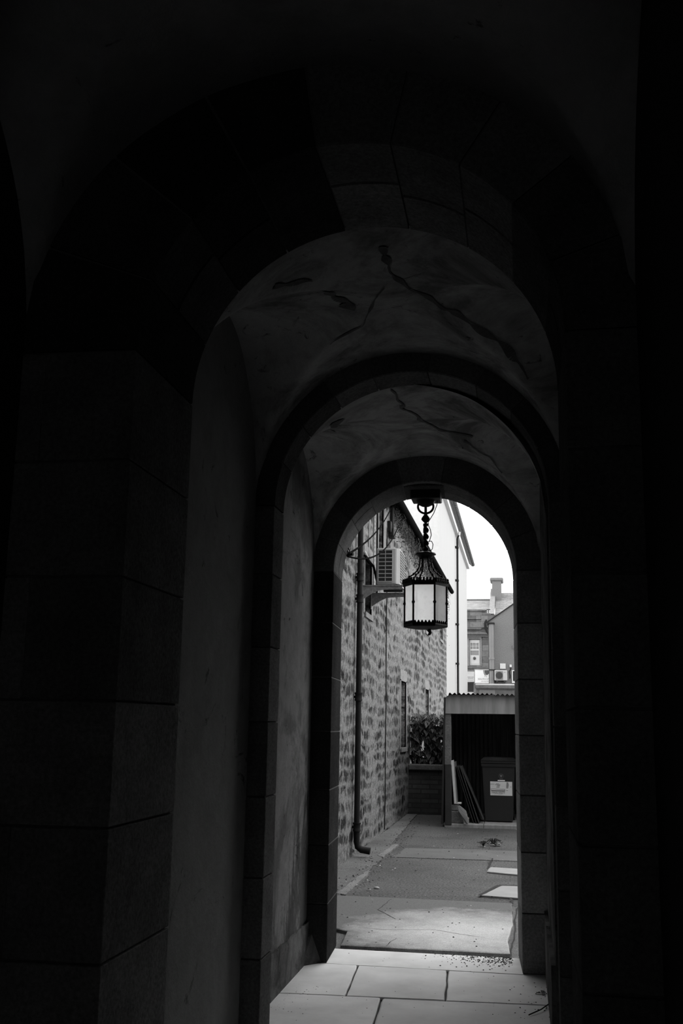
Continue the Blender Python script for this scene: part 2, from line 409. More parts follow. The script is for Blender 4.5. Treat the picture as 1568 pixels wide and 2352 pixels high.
# dropped keystone
mb.box(c3 - .155, c3 + .145, 7.56, 8.0, z3 + r3 - .025, z3 + r3 + .1, 0, .9, bev=.008)
cs = [.38, .39, .37, .4, .38, .39, .375]
pier(mb, -1, c3 - r3, -1.62, 7.50, 8.05, z3, cs, tn=.45); pier(mb, 1, c3 + r3, .3, 7.50, 8.05, z3, cs, tn=3.4)  # uneven light on the reveals put into the stone: left darker, right paler
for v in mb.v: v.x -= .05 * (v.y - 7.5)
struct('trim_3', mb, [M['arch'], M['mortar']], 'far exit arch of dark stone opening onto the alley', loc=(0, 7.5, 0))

# ------------------------------------------------------------------ passage: vaults, walls
def vault(name, cx, a, cy, bh, zs, h, x0, x1, y0, y1, mat, n=56, sag=.012):
    mb = MB(); o = []
    for i in range(n + 1):
        for j in range(n + 1):
            x = x0 + (x1 - x0) * i / n; y = y0 + (y1 - y0) * j / n
            u = max(0, 1 - ((x - cx) / a) ** 2); w = max(0, 1 - ((y - cy) / bh) ** 2)
            z = zs + h * max(sqrt(u), sqrt(w)) + sag * noise.noise(Vector((x * 3, y * 3, zs)))
            mb.v.append(Vector((x, y, z)))
    for i in range(n):
        for j in range(n):
            mb.f.append([i * (n + 1) + j, (i + 1) * (n + 1) + j, (i + 1) * (n + 1) + j + 1, i * (n + 1) + j + 1]); mb.m.append(0); mb.t.append(1.0)
    o = struct(name, mb, mat, smooth=180, loc=(cx, cy, 0))
    return o
vault('ceiling', -.68, 1.08, 2.32, 1.08, 2.95, 1.01, -1.76, .40, 1.24, 3.42, M['plaster1'])['label'] = 'nearest plastered groin vault bay, almost black'
vault('ceiling', -.583, .86, 4.845, .775, 2.78, .872, -1.443, .277, 4.05, 5.64, M['plaster2'])['label'] = 'second groin vault bay with dark damp cracks in its plaster'
vault('ceiling', -.655, .815, 6.68, .82, 2.73, .812, -1.47, .16, 5.84, 7.52, M['plaster2'])['label'] = 'third groin vault bay with stained patchy plaster by the exit arch'
mb = MB(); mb.box(-2.6, -1.443, 4.0, 5.7, 0, 4.3); struct('wall_left', mb, M['wallplaster'], 'left plaster wall of the second bay', loc=(-1.44, 4.8, 0))
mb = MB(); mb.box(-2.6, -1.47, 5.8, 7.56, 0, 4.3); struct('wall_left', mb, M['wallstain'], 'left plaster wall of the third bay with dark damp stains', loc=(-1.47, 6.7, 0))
mb = MB(); mb.box(.277, 1.5, 4.0, 5.7, 0, 4.3); struct('wall_right', mb, M['wallplaster'], 'right plaster wall of the second bay', loc=(.277, 4.8, 0))
mb = MB(); mb.box(.158, 1.5, 5.8, 7.56, 0, 4.3); struct('wall_right', mb, M['plinth'], 'right plaster wall of the third bay', loc=(.158, 6.7, 0))
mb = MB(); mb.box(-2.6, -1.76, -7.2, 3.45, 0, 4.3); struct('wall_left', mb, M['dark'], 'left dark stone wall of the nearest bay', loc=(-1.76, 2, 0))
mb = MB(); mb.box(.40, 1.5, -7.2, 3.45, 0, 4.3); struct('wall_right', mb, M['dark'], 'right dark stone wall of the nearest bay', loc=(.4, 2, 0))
mb = MB(); arch_wall(mb, -.68, .38, 2.45, -7.3, -7.0, -2.6, 1.5, 4.3); mb.box(-1.1, -.26, -7.3, -7.0, 0, 1.85); struct('wall_back', mb, M['dark'], 'back wall of the passage with a small round-headed opening added for fill light', loc=(-.68, -7.15, 0))  # unseen opening added to let sky light onto the nearest vault
mb = MB(); mb.box(-2.6, 1.5, -7.3, 1.26, 3.9, 4.3); mb.box(-7, 7, -7.3, 8.0, 4.26, 4.5); struct('ceiling', mb, M['dark'], loc=(-.6, 0, 3.9))
# skirting of the third bay
mb = MB()
nn = 24
top = [(5.86 + 1.64 * k / nn, .262 + .018 * noise.noise(Vector((k * .7, 3, 1)))) for k in range(nn + 1)]
mb.prism([(5.86, 0)] + [(7.5, 0)] + top[::-1], 'x', -1.48, -1.455)
struct('baseboard_left', mb, M['plinth'], loc=(-1.46, 6.7, 0))
mb = MB()
top = [(5.86 + 1.64 * k / nn, .40 + .02 * noise.noise(Vector((k * .7, 9, 1)))) for k in range(nn + 1)]
mb.prism([(5.86, 0)] + [(7.5, 0)] + top[::-1], 'x', .135, .17)
struct('baseboard_right', mb, M['plinth'], loc=(.15, 6.7, 0))
# mortar fillet where the left wall meets the exit pier
mb = MB(); mb.add([(-1.47, 7.36, 0), (-1.36, 7.5, 0), (-1.47, 7.5, 0), (-1.47, 7.46, .15), (-1.43, 7.5, .18), (-1.47, 7.5, .18)],
                  [(0, 1, 4, 3), (0, 2, 1), (3, 4, 5), (0, 3, 5, 2), (1, 2, 5, 4)])
struct('trim_4', mb, M['plinth'], loc=(-1.47, 7.4, 0))

def vault_z(x, y, cx, a, cy, b, zs, h): return zs + h * max(sqrt(max(0, 1 - ((x - cx) / a) ** 2)), sqrt(max(0, 1 - ((y - cy) / b) ** 2)))
V2 = (-.583, .86, 4.845, .775, 2.78, .872); V3 = (-.655, .815, 6.68, .82, 2.73, .812)
def vault_crack(mb, pts, w, V, seed):
    Q = []
    for i in range(len(pts) - 1):
        for k in range(10):
            t = k / 10; x = pts[i][0] * (1 - t) + pts[i + 1][0] * t; y = pts[i][1] * (1 - t) + pts[i + 1][1] * t
            Q.append((x + .035 * noise.noise(Vector((x * 7, y * 7, seed))), y + .035 * noise.noise(Vector((x * 7, y * 7, seed + 4)))))
    def P(x, y): return (x, y, vault_z(x, y, *V) + .012 * noise.noise(Vector((x * 3, y * 3, V[4]))) - .006)
    for i in range(len(Q) - 1):
        (x0, y0), (x1, y1) = Q[i], Q[i + 1]; d = Vector((x1 - x0, y1 - y0)); d.normalize(); n = Vector((-d.y, d.x))
        a = w * (.15 + 1.6 * abs(noise.noise(Vector((x0 * 9, y0 * 9, seed + 8))))); b = w * (.15 + 1.6 * abs(noise.noise(Vector((x1 * 9, y1 * 9, seed + 8)))))
        mb.quad(P(x0 - n.x * a, y0 - n.y * a), P(x1 - n.x * b, y1 - n.y * b), P(x1 + n.x * b, y1 + n.y * b), P(x0 + n.x * a, y0 + n.y * a))
mb = MB()
vault_crack(mb, [(-.56, 4.25), (-.55, 4.52), (-.47, 4.73), (-.36, 4.96), (-.26, 5.04), (-.13, 5.19), (-.03, 5.28), (.09, 5.41)], .022, V2, 1)
vault_crack(mb, [(-.60, 4.70), (-.72, 4.95), (-.79, 5.11), (-.95, 5.22)], .010, V2, 2)
vault_crack(mb, [(-.92, 4.66), (-.86, 4.74), (-.80, 4.86), (-.84, 4.92)], .05, V2, 3)
vault_crack(mb, [(-1.05, 4.30), (-.98, 4.38), (-.90, 4.45)], .018, V2, 4)
vault_crack(mb, [(-.71, 5.95), (-.70, 6.3), (-.62, 6.6), (-.5, 6.8), (-.27, 6.9)], .025, V3, 5)
vault_crack(mb, [(-.35, 6.95), (-.22, 7.08), (-.08, 7.22)], .018, V3, 6)
vault_crack(mb, [(-1.10, 6.12), (-1.05, 6.2)], .03, V3, 7)
struct('trim_6', mb, M['dirtplaster'], 'dark cracks and flaked spots in the vault plaster', loc=(-.6, 5.5, 3))

# ------------------------------------------------------------------ passage floor: flagstones in a bed of dirt
def slab_poly(mb, corners, z0, z1, tone=1.0, mi=0, rough=.006, seg=.08, seed=0):
    pts = []
    for i in range(len(corners)):
        a, b = Vector(corners[i]), Vector(corners[(i + 1) % len(corners)])
        n = max(1, int((b - a).length / seg))
        for k in range(n):
            p = a.lerp(b, k / n)
            pts.append((p.x + rough * noise.noise(Vector((p.x * 9, p.y * 9, seed))), p.y + rough * noise.noise(Vector((p.x * 9, p.y * 9, seed + 5)))))
    cx = sum(p[0] for p in pts) / len(pts); cy = sum(p[1] for p in pts) / len(pts)
    ins = [(x + (cx - x) * .012, y + (cy - y) * .012) for x, y in pts]
    n = len(pts)
    vs = [(x, y, z0) for x, y in pts] + [(x, y, z1 - .005) for x, y in pts] + [(x, y, z1) for x, y in ins]
    fs = [(i, (i + 1) % n, n + (i + 1) % n, n + i) for i in range(n)] + [(n + i, n + (i + 1) % n, 2 * n + (i + 1) % n, 2 * n + i) for i in range(n)]
    fs.append(list(range(2 * n, 3 * n)))
    mb.add(vs, fs, mi, tone)
mb = MB(); g = .006
mb.box(-2.3, .9, -7.2, 7.98, -.2, -.016, 1); mb.box(-2.3, .9, 7.98, 8.08, -.3, -.06, 1)
def row(ya0, ya1, yb0, yb1, cuts, seed):
    """a course of flags between line a (near, y at left/right) and line b (far); cuts: (x near, x far)"""
    def ly(y0, y1, x): return y0 + (y1 - y0) * (x + 1.8) / 2.3
    cuts = [(-1.8, -1.8)] + cuts + [(.6, .6)]
    for i in range(len(cuts) - 1):
        (n0, f0), (n1, f1) = cuts[i], cuts[i + 1]
        slab_poly(mb, [(n0 + g, ly(ya0, ya1, n0) + g), (n1 - g, ly(ya0, ya1, n1) + g), (f1 - g, ly(yb0, yb1, f1) - g), (f0 + g, ly(yb0, yb1, f0) - g)],
                  -.1, random.uniform(-.003, .002), random.uniform(.9, 1.1), 0, seed=seed + i)
row(7.50, 7.485, 8.0, 7.99, [], 1)
row(6.62, 6.76, 7.50, 7.485, [(-1.059, -1.107), (-.466, -.503)], 10)
row(5.75, 5.85, 6.62, 6.76, [(-.80, -.842)], 20)
row(4.9, 5.0, 5.75, 5.85, [(-1.1, -1.1), (-.4, -.42)], 30)
row(4.0, 4.1, 4.9, 5.0, [(-.7, -.7)], 40); row(3.1, 3.1, 4.0, 4.1, [(-1.1, -1.1), (-.3, -.3)], 50); row(2.0, 2.0, 3.1, 3.1, [(-.7, -.7)], 60)
row(.8, .8, 2, 2, [(-1, -1), (-.2, -.2)], 70); row(-.8, -.8, .8, .8, [(-.6, -.6)], 80); row(-2.5, -2.5, -.8, -.8, [(-1, -1)], 90); row(-4.5, -4.5, -2.5, -2.5, [(-.5, -.5)], 95); row(-7.2, -7.2, -4.5, -4.5, [(-1, -1)], 99)
struct('floor', mb, [M['flag'], M['dirt']], 'worn flagstone floor of the passage', loc=(-.6, 3, 0))

# ------------------------------------------------------------------ alley ground
mb = MB(); mb.quad((-14, 8.065, -.03), (14, 8.065, -.03), (14, 95, -.03), (-14, 95, -.03))
struct('ground', mb, M['asphalt'], 'dark asphalt of the alley', loc=(0, 20, -.03))
def patch(name, corners, mat, z=-.018, label=None, rough=.02, seed=0):
    mb = MB(); slab_poly(mb, corners, -.06, z, 1, 0, rough, .12, seed)
    return struct(name, mb, mat, label, loc=(corners[0][0], corners[0][1], 0))
def worn(name):
    m, nt, b, out = _mat(name); vec = coord(nt)
    sp = nt.nodes.new('ShaderNodeSeparateXYZ'); nt.links.new(vec, sp.inputs[0])
    wob = nz(nt, vec, 2.2, 6, .68)
    # worn oval of bare pale concrete, centred a metre outside the door
    dx = mth(nt, 'DIVIDE', sp.outputs[0], .82); dy = mth(nt, 'DIVIDE', mth(nt, 'ADD', sp.outputs[1], .08), .88)
    d = mth(nt, 'SQRT', mth(nt, 'ADD', mth(nt, 'MULTIPLY', dx, dx), mth(nt, 'MULTIPLY', dy, dy)))
    d = mth(nt, 'ADD', d, mth(nt, 'MULTIPLY', mth(nt, 'SUBTRACT', wob, .5), 1.5))
    val = ramp(nt, mth(nt, 'MULTIPLY', d, .6), [(.14, .76 * G), (.40, .56 * G), (.58, .40 * G), (.76, .165 * G)])
    f = nz(nt, vec, 130, 2, .6)
    val = mth(nt, 'MULTIPLY', val, mth(nt, 'MULTIPLY', ramp(nt, f, [(.32, .38), (.68, .62)]), 2.0))
    val = mth(nt, 'MULTIPLY', val, ramp(nt, nz(nt, coord(nt, (1, .5, 1)), 7, 5, .7), [(.28, .6), (.38, 1)]))
    nt.links.new(rgb(nt, val), b.inputs['Base Color']); b.inputs['Roughness'].default_value = .85; b.inputs['Specular IOR Level'].default_value = .25
    bump(nt, b, f, .4, .004); return m
M['worn'] = worn('worn_pale_concrete')
mb = MB(); slab_poly(mb, [(-1.32, 8.06), (-1.36, 8.6), (-1.55, 8.75), (-1.95, 8.8), (-1.95, 10.3), (-.10, 10.28), (-.09, 9.2), (-.12, 8.5), (-.10, 8.07)], -.06, .012, 1, 0, .012, .12, 3)
struct('ground', mb, M['worn'], 'bright worn concrete patch just outside the exit arch', loc=(-.45, 8.85, 0))
patch('ground', [(-2.08, 8.06), (4.2, 8.06), (4.2, 10.0), (-.8, 10.3), (-2.08, 10.35)], M['band'], -.016, 'grey concrete strip between the arch and the asphalt', .01, 5)
patch('ground', [(-2.08, 10.36), (-1.73, 10.5), (-1.70, 13.6), (-1.68, 15), (-1.78, 15), (-1.9, 20.1), (-2.08, 20.1)], M['apron'], -.014, 'pale concrete gutter strip along the foot of the rubble wall', .03, 7)
patch('ground', [(-1.78, 10.55), (-1.68, 10.5), (-1.67, 12.2), (-1.72, 12.2)], M['apron2'], -.009, 'cracked kerb length along the wall gutter', .03, 8)
patch('ground', [(-1.78, 13.6), (-1.70, 13.5), (-1.66, 14.9), (-1.73, 14.95)], M['apron2'], -.009, 'pale kerb length near the downpipe shoe', .02, 9)
patch('ground', [(-.40, 12.55), (2.2, 11.4), (2.2, 12.5), (-.38, 12.95)], M['slab'], -.012, 'pale concrete slab further from the arch', .01, 11)
patch('ground', [(-.41, 10.83), (2.2, 10.3), (2.2, 11.5), (-.225, 11.52)], M['slab'], -.012, 'pale concrete slab nearer the arch, ringed by a dark crack', .006, 12)
patch('ground', [(-1.6, 13.63), (2.5, 13.8), (2.5, 14.95), (-1.55, 14.65)], M['band'], -.02, 'smooth grey band across the asphalt', .01, 14)

mb = MB(); mb.box(4.2, 4.7, 8.0, 20.4, -.1, 2.6); struct('wall_right', mb, M['rubble'], 'unseen rubble wall added on the right to hold back sky light', loc=(4.2, 14, 0))  # out-of-view wall, placed and sized to darken the alley
# ------------------------------------------------------------------ stone building along the left of the alley
def yz_wall(mb, x, y0, y1, z0, z1, openings, depth=.18, mi=0, thick=.5):
    ys = sorted({y0, y1, *[o[0] for o in openings], *[o[1] for o in openings]}); zs = sorted({z0, z1, *[o[2] for o in openings], *[o[3] for o in openings]})
    for i in range(len(ys) - 1):
        for j in range(len(zs) - 1):
            yc, zc = (ys[i] + ys[i + 1]) / 2, (zs[j] + zs[j + 1]) / 2
            if any(o[0] < yc < o[1] and o[2] < zc < o[3] for o in openings): continue
            mb.quad((x, ys[i], zs[j]), (x, ys[i + 1], zs[j]), (x, ys[i + 1], zs[j + 1]), (x, ys[i], zs[j + 1]), mi)
    for (a, b, c, d) in openings:
        mb.quad((x, a, c), (x - depth, a, c), (x - depth, a, d), (x, a, d), mi); mb.quad((x, b, c), (x, b, d), (x - depth, b, d), (x - depth, b, c), mi)
        mb.quad((x, a, d), (x - depth, a, d), (x - depth, b, d), (x, b, d), mi); mb.quad((x, a, c), (x, b, c), (x - depth, b, c), (x - depth, a, c), mi)
    mb.quad((x - thick, y0, z0), (x - thick, y0, z1), (x - thick, y1, z1), (x - thick, y1, z0), mi)
    mb.quad((x, y1, z0), (x - thick, y1, z0), (x - thick, y1, z1), (x, y1, z1), mi); mb.quad((x, y0, z0), (x, y0, z1), (x - thick, y0, z1), (x - thick, y0, z0), mi)
    mb.quad((x, y0, z1), (x, y1, z1), (x - thick, y1, z1), (x - thick, y0, z1), mi)
WX = -2.08
sb = thing('stone_building', 'long rubble-walled building along the alley with slit windows and low eaves', 'building', (WX, 19, 0))
OP = [(18.83, 19.7, 1.19, 2.36), (23.75, 24.65, 1.2, 2.38), (14.25, 14.92, 3.1, 3.84), (15.62, 16.2, 3.9, 5.05), (23.75, 24.5, 3.68, 4.7), (28.1, 29.2, 3.85, 4.8)]
mb = MB(); yz_wall(mb, WX, 8.05, 30.8, -.1, 5.45, OP, .16)
build('wall', mb, M['rubble'], sb)
def slit(i, timber=False):
    a, b, c, d = OP[i]; x = WX - .14
    mb = MB()
    for (p, q, r_, s_) in ((a, a + .05, c, d), (b - .05, b, c, d), (a, b, c, c + .05), (a, b, d - .05, d), (a, b, (c + d) / 2 - .02, (c + d) / 2 + .02)):
        mb.box(x - .03, x + .03, p, q, r_, s_)
    w = build('window', mb, M['timber'], sb)
    mb = MB(); mb.box(x - .02, x - .01, a, b, c, d); build('pane', mb, M['timber'] if timber else M['pane'], w)
    mb = MB(); e = .13
    mb.box(WX - .02, WX + .008, a - e, a, c - .02, d + .02); mb.box(WX - .02, WX + .008, b, b + e, c - .02, d + .02)
    mb.box(WX - .02, WX + .008, a - e, b + e, d, d + .2); mb.box(WX - .02, WX + .03, a - .04, b + .04, c - .07, c)
    build('window_surround', mb, M['margin'], sb)
slit(0); slit(1); slit(2, True); slit(3, True); slit(4); slit(5)
# rendered margin strips on the wall near the air conditioner
for (a, b, z0, z1) in ((14.55, 14.66, 3.9, 5.4), (15.0, 15.3, 3.5, 5.4), (13.95, 14.03, 3.85, 5.4), (16.3, 16.45, 3.9, 5.4)):
    mb = MB(); mb.box(WX - .02, WX + .012, a, b, z0, z1); build('stone_margin', mb, M['margin'], sb)
def ez(y): return 5.10 + (y - 14) * .0145
mb = MB()   # roof slope with overhanging slates
y0, y1 = 8.2, 30.25
mb.add([(-1.92, y0, ez(y0) + .06), (-1.92, y1, ez(y1) + .06), (-4.4, y1, ez(y1) + 2.2), (-4.4, y0, ez(y0) + 2.2),
        (-1.92, y0, ez(y0) + .11), (-1.92, y1, ez(y1) + .11), (-4.4, y1, ez(y1) + 2.26), (-4.4, y0, ez(y0) + 2.26)],
       [(0, 1, 2, 3), (4, 7, 6, 5), (0, 4, 5, 1), (1, 5, 6, 2), (2, 6, 7, 3), (3, 7, 4, 0)])
build('roof', mb, M['tile'], sb)
mb = MB(); mb.tube([(-1.885, y0, ez(y0) + .02), (-1.885, y1 + .05, ez(y1 + .05) + .02)], .06, 12)
build('gutter', mb, M['wire'], sb, smooth=60)
mb = MB(); mb.box(-4.3, -2.58, 8.2, 30.8, 0, 5.3); build('inner_mass', mb, M['timber'], sb)

# bare creeper under the eaves
iv = thing('creeper', 'mass of bare creeper stems hanging under the eaves of the rubble wall', 'plant', (WX, 24, 4.6))
mb = MB(); rnd = random.Random(3)
for k in range(340):
    y = rnd.uniform(17.2, 29.8); z = ez(y) + .12; x = WX + rnd.uniform(.02, .12)
    pts = [(x, y, z)]; L = rnd.uniform(.25, .5) * (1.9 if rnd.random() < .3 and y > 18.4 else 1)
    n = 7; ph = rnd.uniform(0, 6)
    for i in range(1, n):
        y += rnd.uniform(-.12, .14); z -= L / n * rnd.uniform(.4, 1.5); x = min(max(x + rnd.uniform(-.04, .045), WX + .012), WX + .2)
        pts.append((x, y, z))
    mb.tube(pts, [rnd.uniform(.003, .008) * (1 - .7 * i / n) for i in range(n)], 4, cap=False)
build('stems', mb, M['twig'], iv, smooth=180)
mb = MB()
for k in range(7500):
    y = rnd.uniform(17.0, 29.9); z = ez(y) + .15 - abs(rnd.gauss(0, .22 + .022 * (y - 17))); x = WX + rnd.uniform(.01, .14); s = rnd.uniform(.008, .019)
    d = Vector((rnd.uniform(-.4, 1), rnd.uniform(-1, 1), rnd.uniform(-1, .5))).normalized(); u = d.orthogonal().normalized()
    p = Vector((x, y, z)); mb.quad(p, p + (d + u) * s, p + d * 2 * s, p + (d - u) * s)
build('dead_leaves', mb, M['deadleaf'], iv)

# big downpipe with collars and a kicked-out shoe
dp = thing('downpipe', 'thick black cast-iron downpipe with collars on the near end of the rubble wall', 'pipe', (-2.02, 13.4, 0))
PX, PY = -2.02, 13.42
mb = MB(); mb.tube([(PX, PY, .30), (PX, PY, 5.3)], .037, 16); build('pipe', mb, M['pipe'], dp, smooth=60)
for z in (.34, 1.93, 3.18, 3.46, 4.9):
    mb = MB(); mb.lathe([(.037, -.05), (.05, -.05), (.05, -.03), (.046, -.02), (.046, .03), (.052, .04), (.052, .055), (.037, .055)], (PX, PY, z), 16)
    mb.box(WX, PX, PY - .012, PY + .012, z - .015, z + .015); build('collar', mb, M['pipe'], dp, smooth=40)
mb = MB(); mb.tube([(PX, PY, .32), (PX, PY, .17), (PX + .015, PY - .0, .11), (PX + .06, PY, .075), (PX + .17, PY + .0, .06)], [.04, .04, .042, .042, .042], 14)
build('shoe', mb, M['pipe'], dp, smooth=60)

# thin vertical runs on the wall
def run(name, label, y, z0, z1, r, mat, x=WX, cat='cable'):
    mb = MB(); n = 10
    mb.tube([(x + r + .006 * (noise.noise(Vector((k, y, 0))) + .6), y + .012 * noise.noise(Vector((k, y, 5))), z0 + (z1 - z0) * k / n) for k in range(n + 1)], r, 6)
    return build(name, mb, mat, smooth=60, label=label, category=cat)
run('cable', 'thin black cable running straight down the rubble wall to the gutter strip', 16.6, .02, 4.7, .009, M['pipe'])
run('conduit', 'thin dark conduit on the wall behind the air conditioner', 15.32, 3.45, 5.2, .02, M['pipe'], cat='pipe')
run('conduit', 'thin white conduit on the wall behind the air conditioner', 15.46, 3.45, 5.2, .014, M['white'], cat='pipe')
mb = MB()
mb.box(WX, WX + .02, 15.02, 15.16, 3.5, 5.2)
for k in range(26): mb.box(WX + .02, WX + .022, 15.07, 15.11, 3.54 + k * .064, 3.57 + k * .064, 1)
build('cable_tray', mb, [M['grille'], M['fin']], label='perforated grey metal cable strip up the wall left of the air conditioner', category='strip')
pb = thing('junction_pipe', 'short dark pipe with a junction box high on the wall under the eaves', 'pipe', (WX, 17, 4.6))
mb = MB(); mb.tube([(WX + .04, 17.0, 4.72), (WX + .04, 17.0, 5.25)], .032, 10); build('pipe', mb, M['pipe'], pb, smooth=60)
mb = MB(); mb.box(WX, WX + .09, 16.82, 17.1, 4.60, 4.74, bev=.01); mb.box(WX, WX + .06, 16.7, 16.85, 4.66, 4.84, bev=.01); build('box', mb, M['pipe'], pb)

# overhead wires from the arch to the wall
def sagwire(name, label, a, b, sag, r=.009):
    a, b = Vector(a), Vector(b); mb = MB()
    mb.tube([a.lerp(b, t / 24) - Vector((0, 0, sag * 4 * (t / 24) * (1 - t / 24))) for t in range(25)], r, 6)
    return build(name, mb, M['wire'], smooth=60, label=label, category='cable', group='wires slung from the arch')
sagwire('overhead_wire', 'upper slack wire from the exit arch to the eaves of the rubble wall', (-1.315, 8.06, 2.90), (WX + .03, 17.0, 5.12), .10)
sagwire('overhead_wire', 'lower deeply sagging wire from the exit arch to the rubble wall', (-1.315, 8.07, 2.885), (WX + .03, 18.6, 5.28), .26)
mb = MB()
mb.tube([(-1.27, 8.06, 2.9), (-1.33, 8.08, 2.9)], .014, 8)
mb.tube([(-1.34, 7.55, 3.02), (-1.315, 7.7, 2.99), (-1.318, 7.9, 2.94), (-1.30, 8.06, 2.9)], .006, 6)
mb.tube([(-1.31, 7.95, 2.96), (-1.29, 8.0, 2.92), (-1.30, 8.07, 2.895)], .005, 6)
build('wire_anchor', mb, M['pipe'], smooth=60, label='small wire hook with a stub of cable on the left haunch of the exit arch', category='hook')

# ------------------------------------------------------------------ air conditioner on the rubble wall
ac = thing('air_conditioner', 'cream outdoor air conditioner unit bracketed high on the rubble wall', 'air conditioner', (-1.75, 14.55, 3.46))
x0, x1, y0, y1, z0, z1 = -1.915, -1.60, 14.22, 14.97, 3.475, 3.975
mb = MB(); mb.box(x0, x1 - .045, y0, y1, z0, z1, bev=.012)
mb.prism([(x1 - .045, y0 + .006), (x1, y0 + .06), (x1, y1), (x1 - .045, y1)], 'z', z0 + .004, z1 - .004)
# rear coil guard ribs
gx0, gx1 = -1.885, -1.70; gz0, gz1 = z0 + .035, z1 - .03
mb.box(gx0 - .008, gx0, y0 - .012, y0, gz0, gz1); mb.box(gx1, gx1 + .008, y0 - .012, y0, gz0, gz1); mb.box((gx0 + gx1) / 2 - .004, (gx0 + gx1) / 2 + .004, y0 - .012, y0, gz0, gz1)
for k in range(9):
    z = gz0 + (gz1 - gz0) * k / 8; mb.box(gx0, gx1, y0 - .012, y0, z - .005, z + .005)
build('casing', mb, M['offwhite'], ac)
mb = MB(); mb.box(gx0, gx1, y0 - .004, y0 + .001, gz0, gz1); build('coil', mb, M['fin'], ac)
mb = MB(); mb.box(x1, x1 + .006, y0 + .09, y1 - .03, z0 + .03, z1 - .02)
build('fan_panel', mb, M['grille'], ac)
mb = MB()
for k in range(12):
    z = z0 + .04 + k * .038
    mb.add([(x1 + .006, y0 + .1, z), (x1 + .016, y0 + .1, z), (x1 + .016, y1 - .04, z), (x1 + .006, y1 - .04, z), (x1 + .006, y0 + .1, z + .006), (x1 + .006, y1 - .04, z + .006)],
           [(0, 1, 2, 3), (1, 4, 5, 2)])
build('fan_grille', mb, M['offwhite'], ac)
for yy in (14.33, 14.86):
    mb = MB(); mb.box(x0 + .02, x1 - .02, yy - .03, yy + .03, z0 - .03, z0, bev=.004); build('foot', mb, M['fin'], ac)
for yy, nm in ((14.02, 'near'), (14.90, 'far')):
    b_ = thing('wall_bracket', f'grey curved steel bracket arm, the {"one nearer the arch" if nm == "near" else "one further from the arch"}, under the air conditioner', 'bracket', (WX, yy, 3.2), 'air conditioner brackets')
    mb = MB(); n = 10
    arc = [(WX + .03 + .26 * t / n, 3.255 + .115 * sin(pi / 2 * t / n)) for t in range(n + 1)]
    mb.prism([(WX + .005, 3.24)] + arc + [(-1.54, 3.385), (-1.53, 3.43), (WX + .005, 3.43)], 'y', yy - .012, yy + .012)
    mb.box(WX + .005, -1.53, yy - .02, yy + .02, 3.42, 3.436)
    build('arm', mb, M['margin'], b_)
    mb = MB(); mb.box(WX, WX + .012, yy - .05, yy + .05, 3.2, 3.46); build('wall_plate', mb, M['margin'], b_)
mb = MB(); mb.tube([(WX + .02, 14.1, 3.87), (WX + .05, 14.3, 3.80), (WX + .07, 14.6, 3.78), (WX + .1, 14.75, 3.6), (-1.93, 14.75, 3.5), (-1.90, 14.6, 3.47)], .018, 8)
mb.tube([(WX + .02, 14.0, 3.90), (WX + .04, 14.3, 3.83), (WX + .05, 14.6, 3.80)], .02, 8, 1)
build('refrigerant_pipe', mb, [M['pipe'], M['white']], smooth=60, label='dark and pale pipe run behind the air conditioner down to its corner', category='pipe')

# ------------------------------------------------------------------ lantern hanging from the exit arch
LX, LY = -.677, 7.76
la = thing('hanging_lantern', 'black wrought-iron hexagonal lantern with frosted panes hanging from the exit arch', 'lantern', (LX, LY, 2.27))
mb = MB(); mb.box(LX - .105, LX + .115, LY - .11, LY + .11, 3.252, 3.335, bev=.006)
mb.lathe([(.075, .006), (.07, -.01), (.055, -.032), (.03, -.045), (.012, -.05)], (LX, LY, 3.255), 20)
build('ceiling_plate', mb, M['iron'], la, smooth=40)
mb = MB(); mb.tube([(LX + .058 * cos(2 * pi * k / 28), LY, 3.208 + .052 * sin(2 * pi * k / 28)) for k in range(28)], .0085, 8, closed=True)
build('ring', mb, M['iron'], la, smooth=180)
mb = MB(); mb.lathe([(.010, 3.245), (.010, 3.16), (.013, 3.145), (.030, 3.122), (.033, 3.108), (.022, 3.095), (.010, 3.083), (.008, 3.075)][::-1], (LX, LY, 0), 16)
build('hook_knop', mb, M['iron'], la, smooth=60)
mb = MB()   # barley-twist stem
prof = []
n = 60; z_t, z_b = 3.078, 2.868
vs = []; nn = 12
for i in range(n + 1):
    z = z_t + (z_b - z_t) * i / n; tw = 2 * pi * 4.2 * i / n
    for k in range(nn):
        a = 2 * pi * k / nn; r = .0165 + .0055 * cos(a * 2 - tw)
        off = .003
        vs.append((LX + r * cos(a) + off * cos(tw), LY + r * sin(a) + off * sin(tw), z))
mb.add(vs, [(i * nn + k, i * nn + (k + 1) % nn, (i + 1) * nn + (k + 1) % nn, (i + 1) * nn + k) for i in range(n) for k in range(nn)])
build('twisted_stem', mb, M['iron'], la, smooth=180)
mb = MB(); mb.lathe([(.036, 2.808), (.046, 2.816), (.055, 2.832), (.078, 2.842), (.074, 2.852), (.05, 2.858), (.02, 2.868), (.02, 2.89), (.014, 2.895)], (LX, LY, 0), 24)
build('crown_cap', mb, M['iron'], la, smooth=40)
HR = .155; zt, zb = 2.615, 2.335
hexa = [(LX + HR * cos(pi / 3 * k), LY + HR * sin(pi / 3 * k)) for k in range(6)]
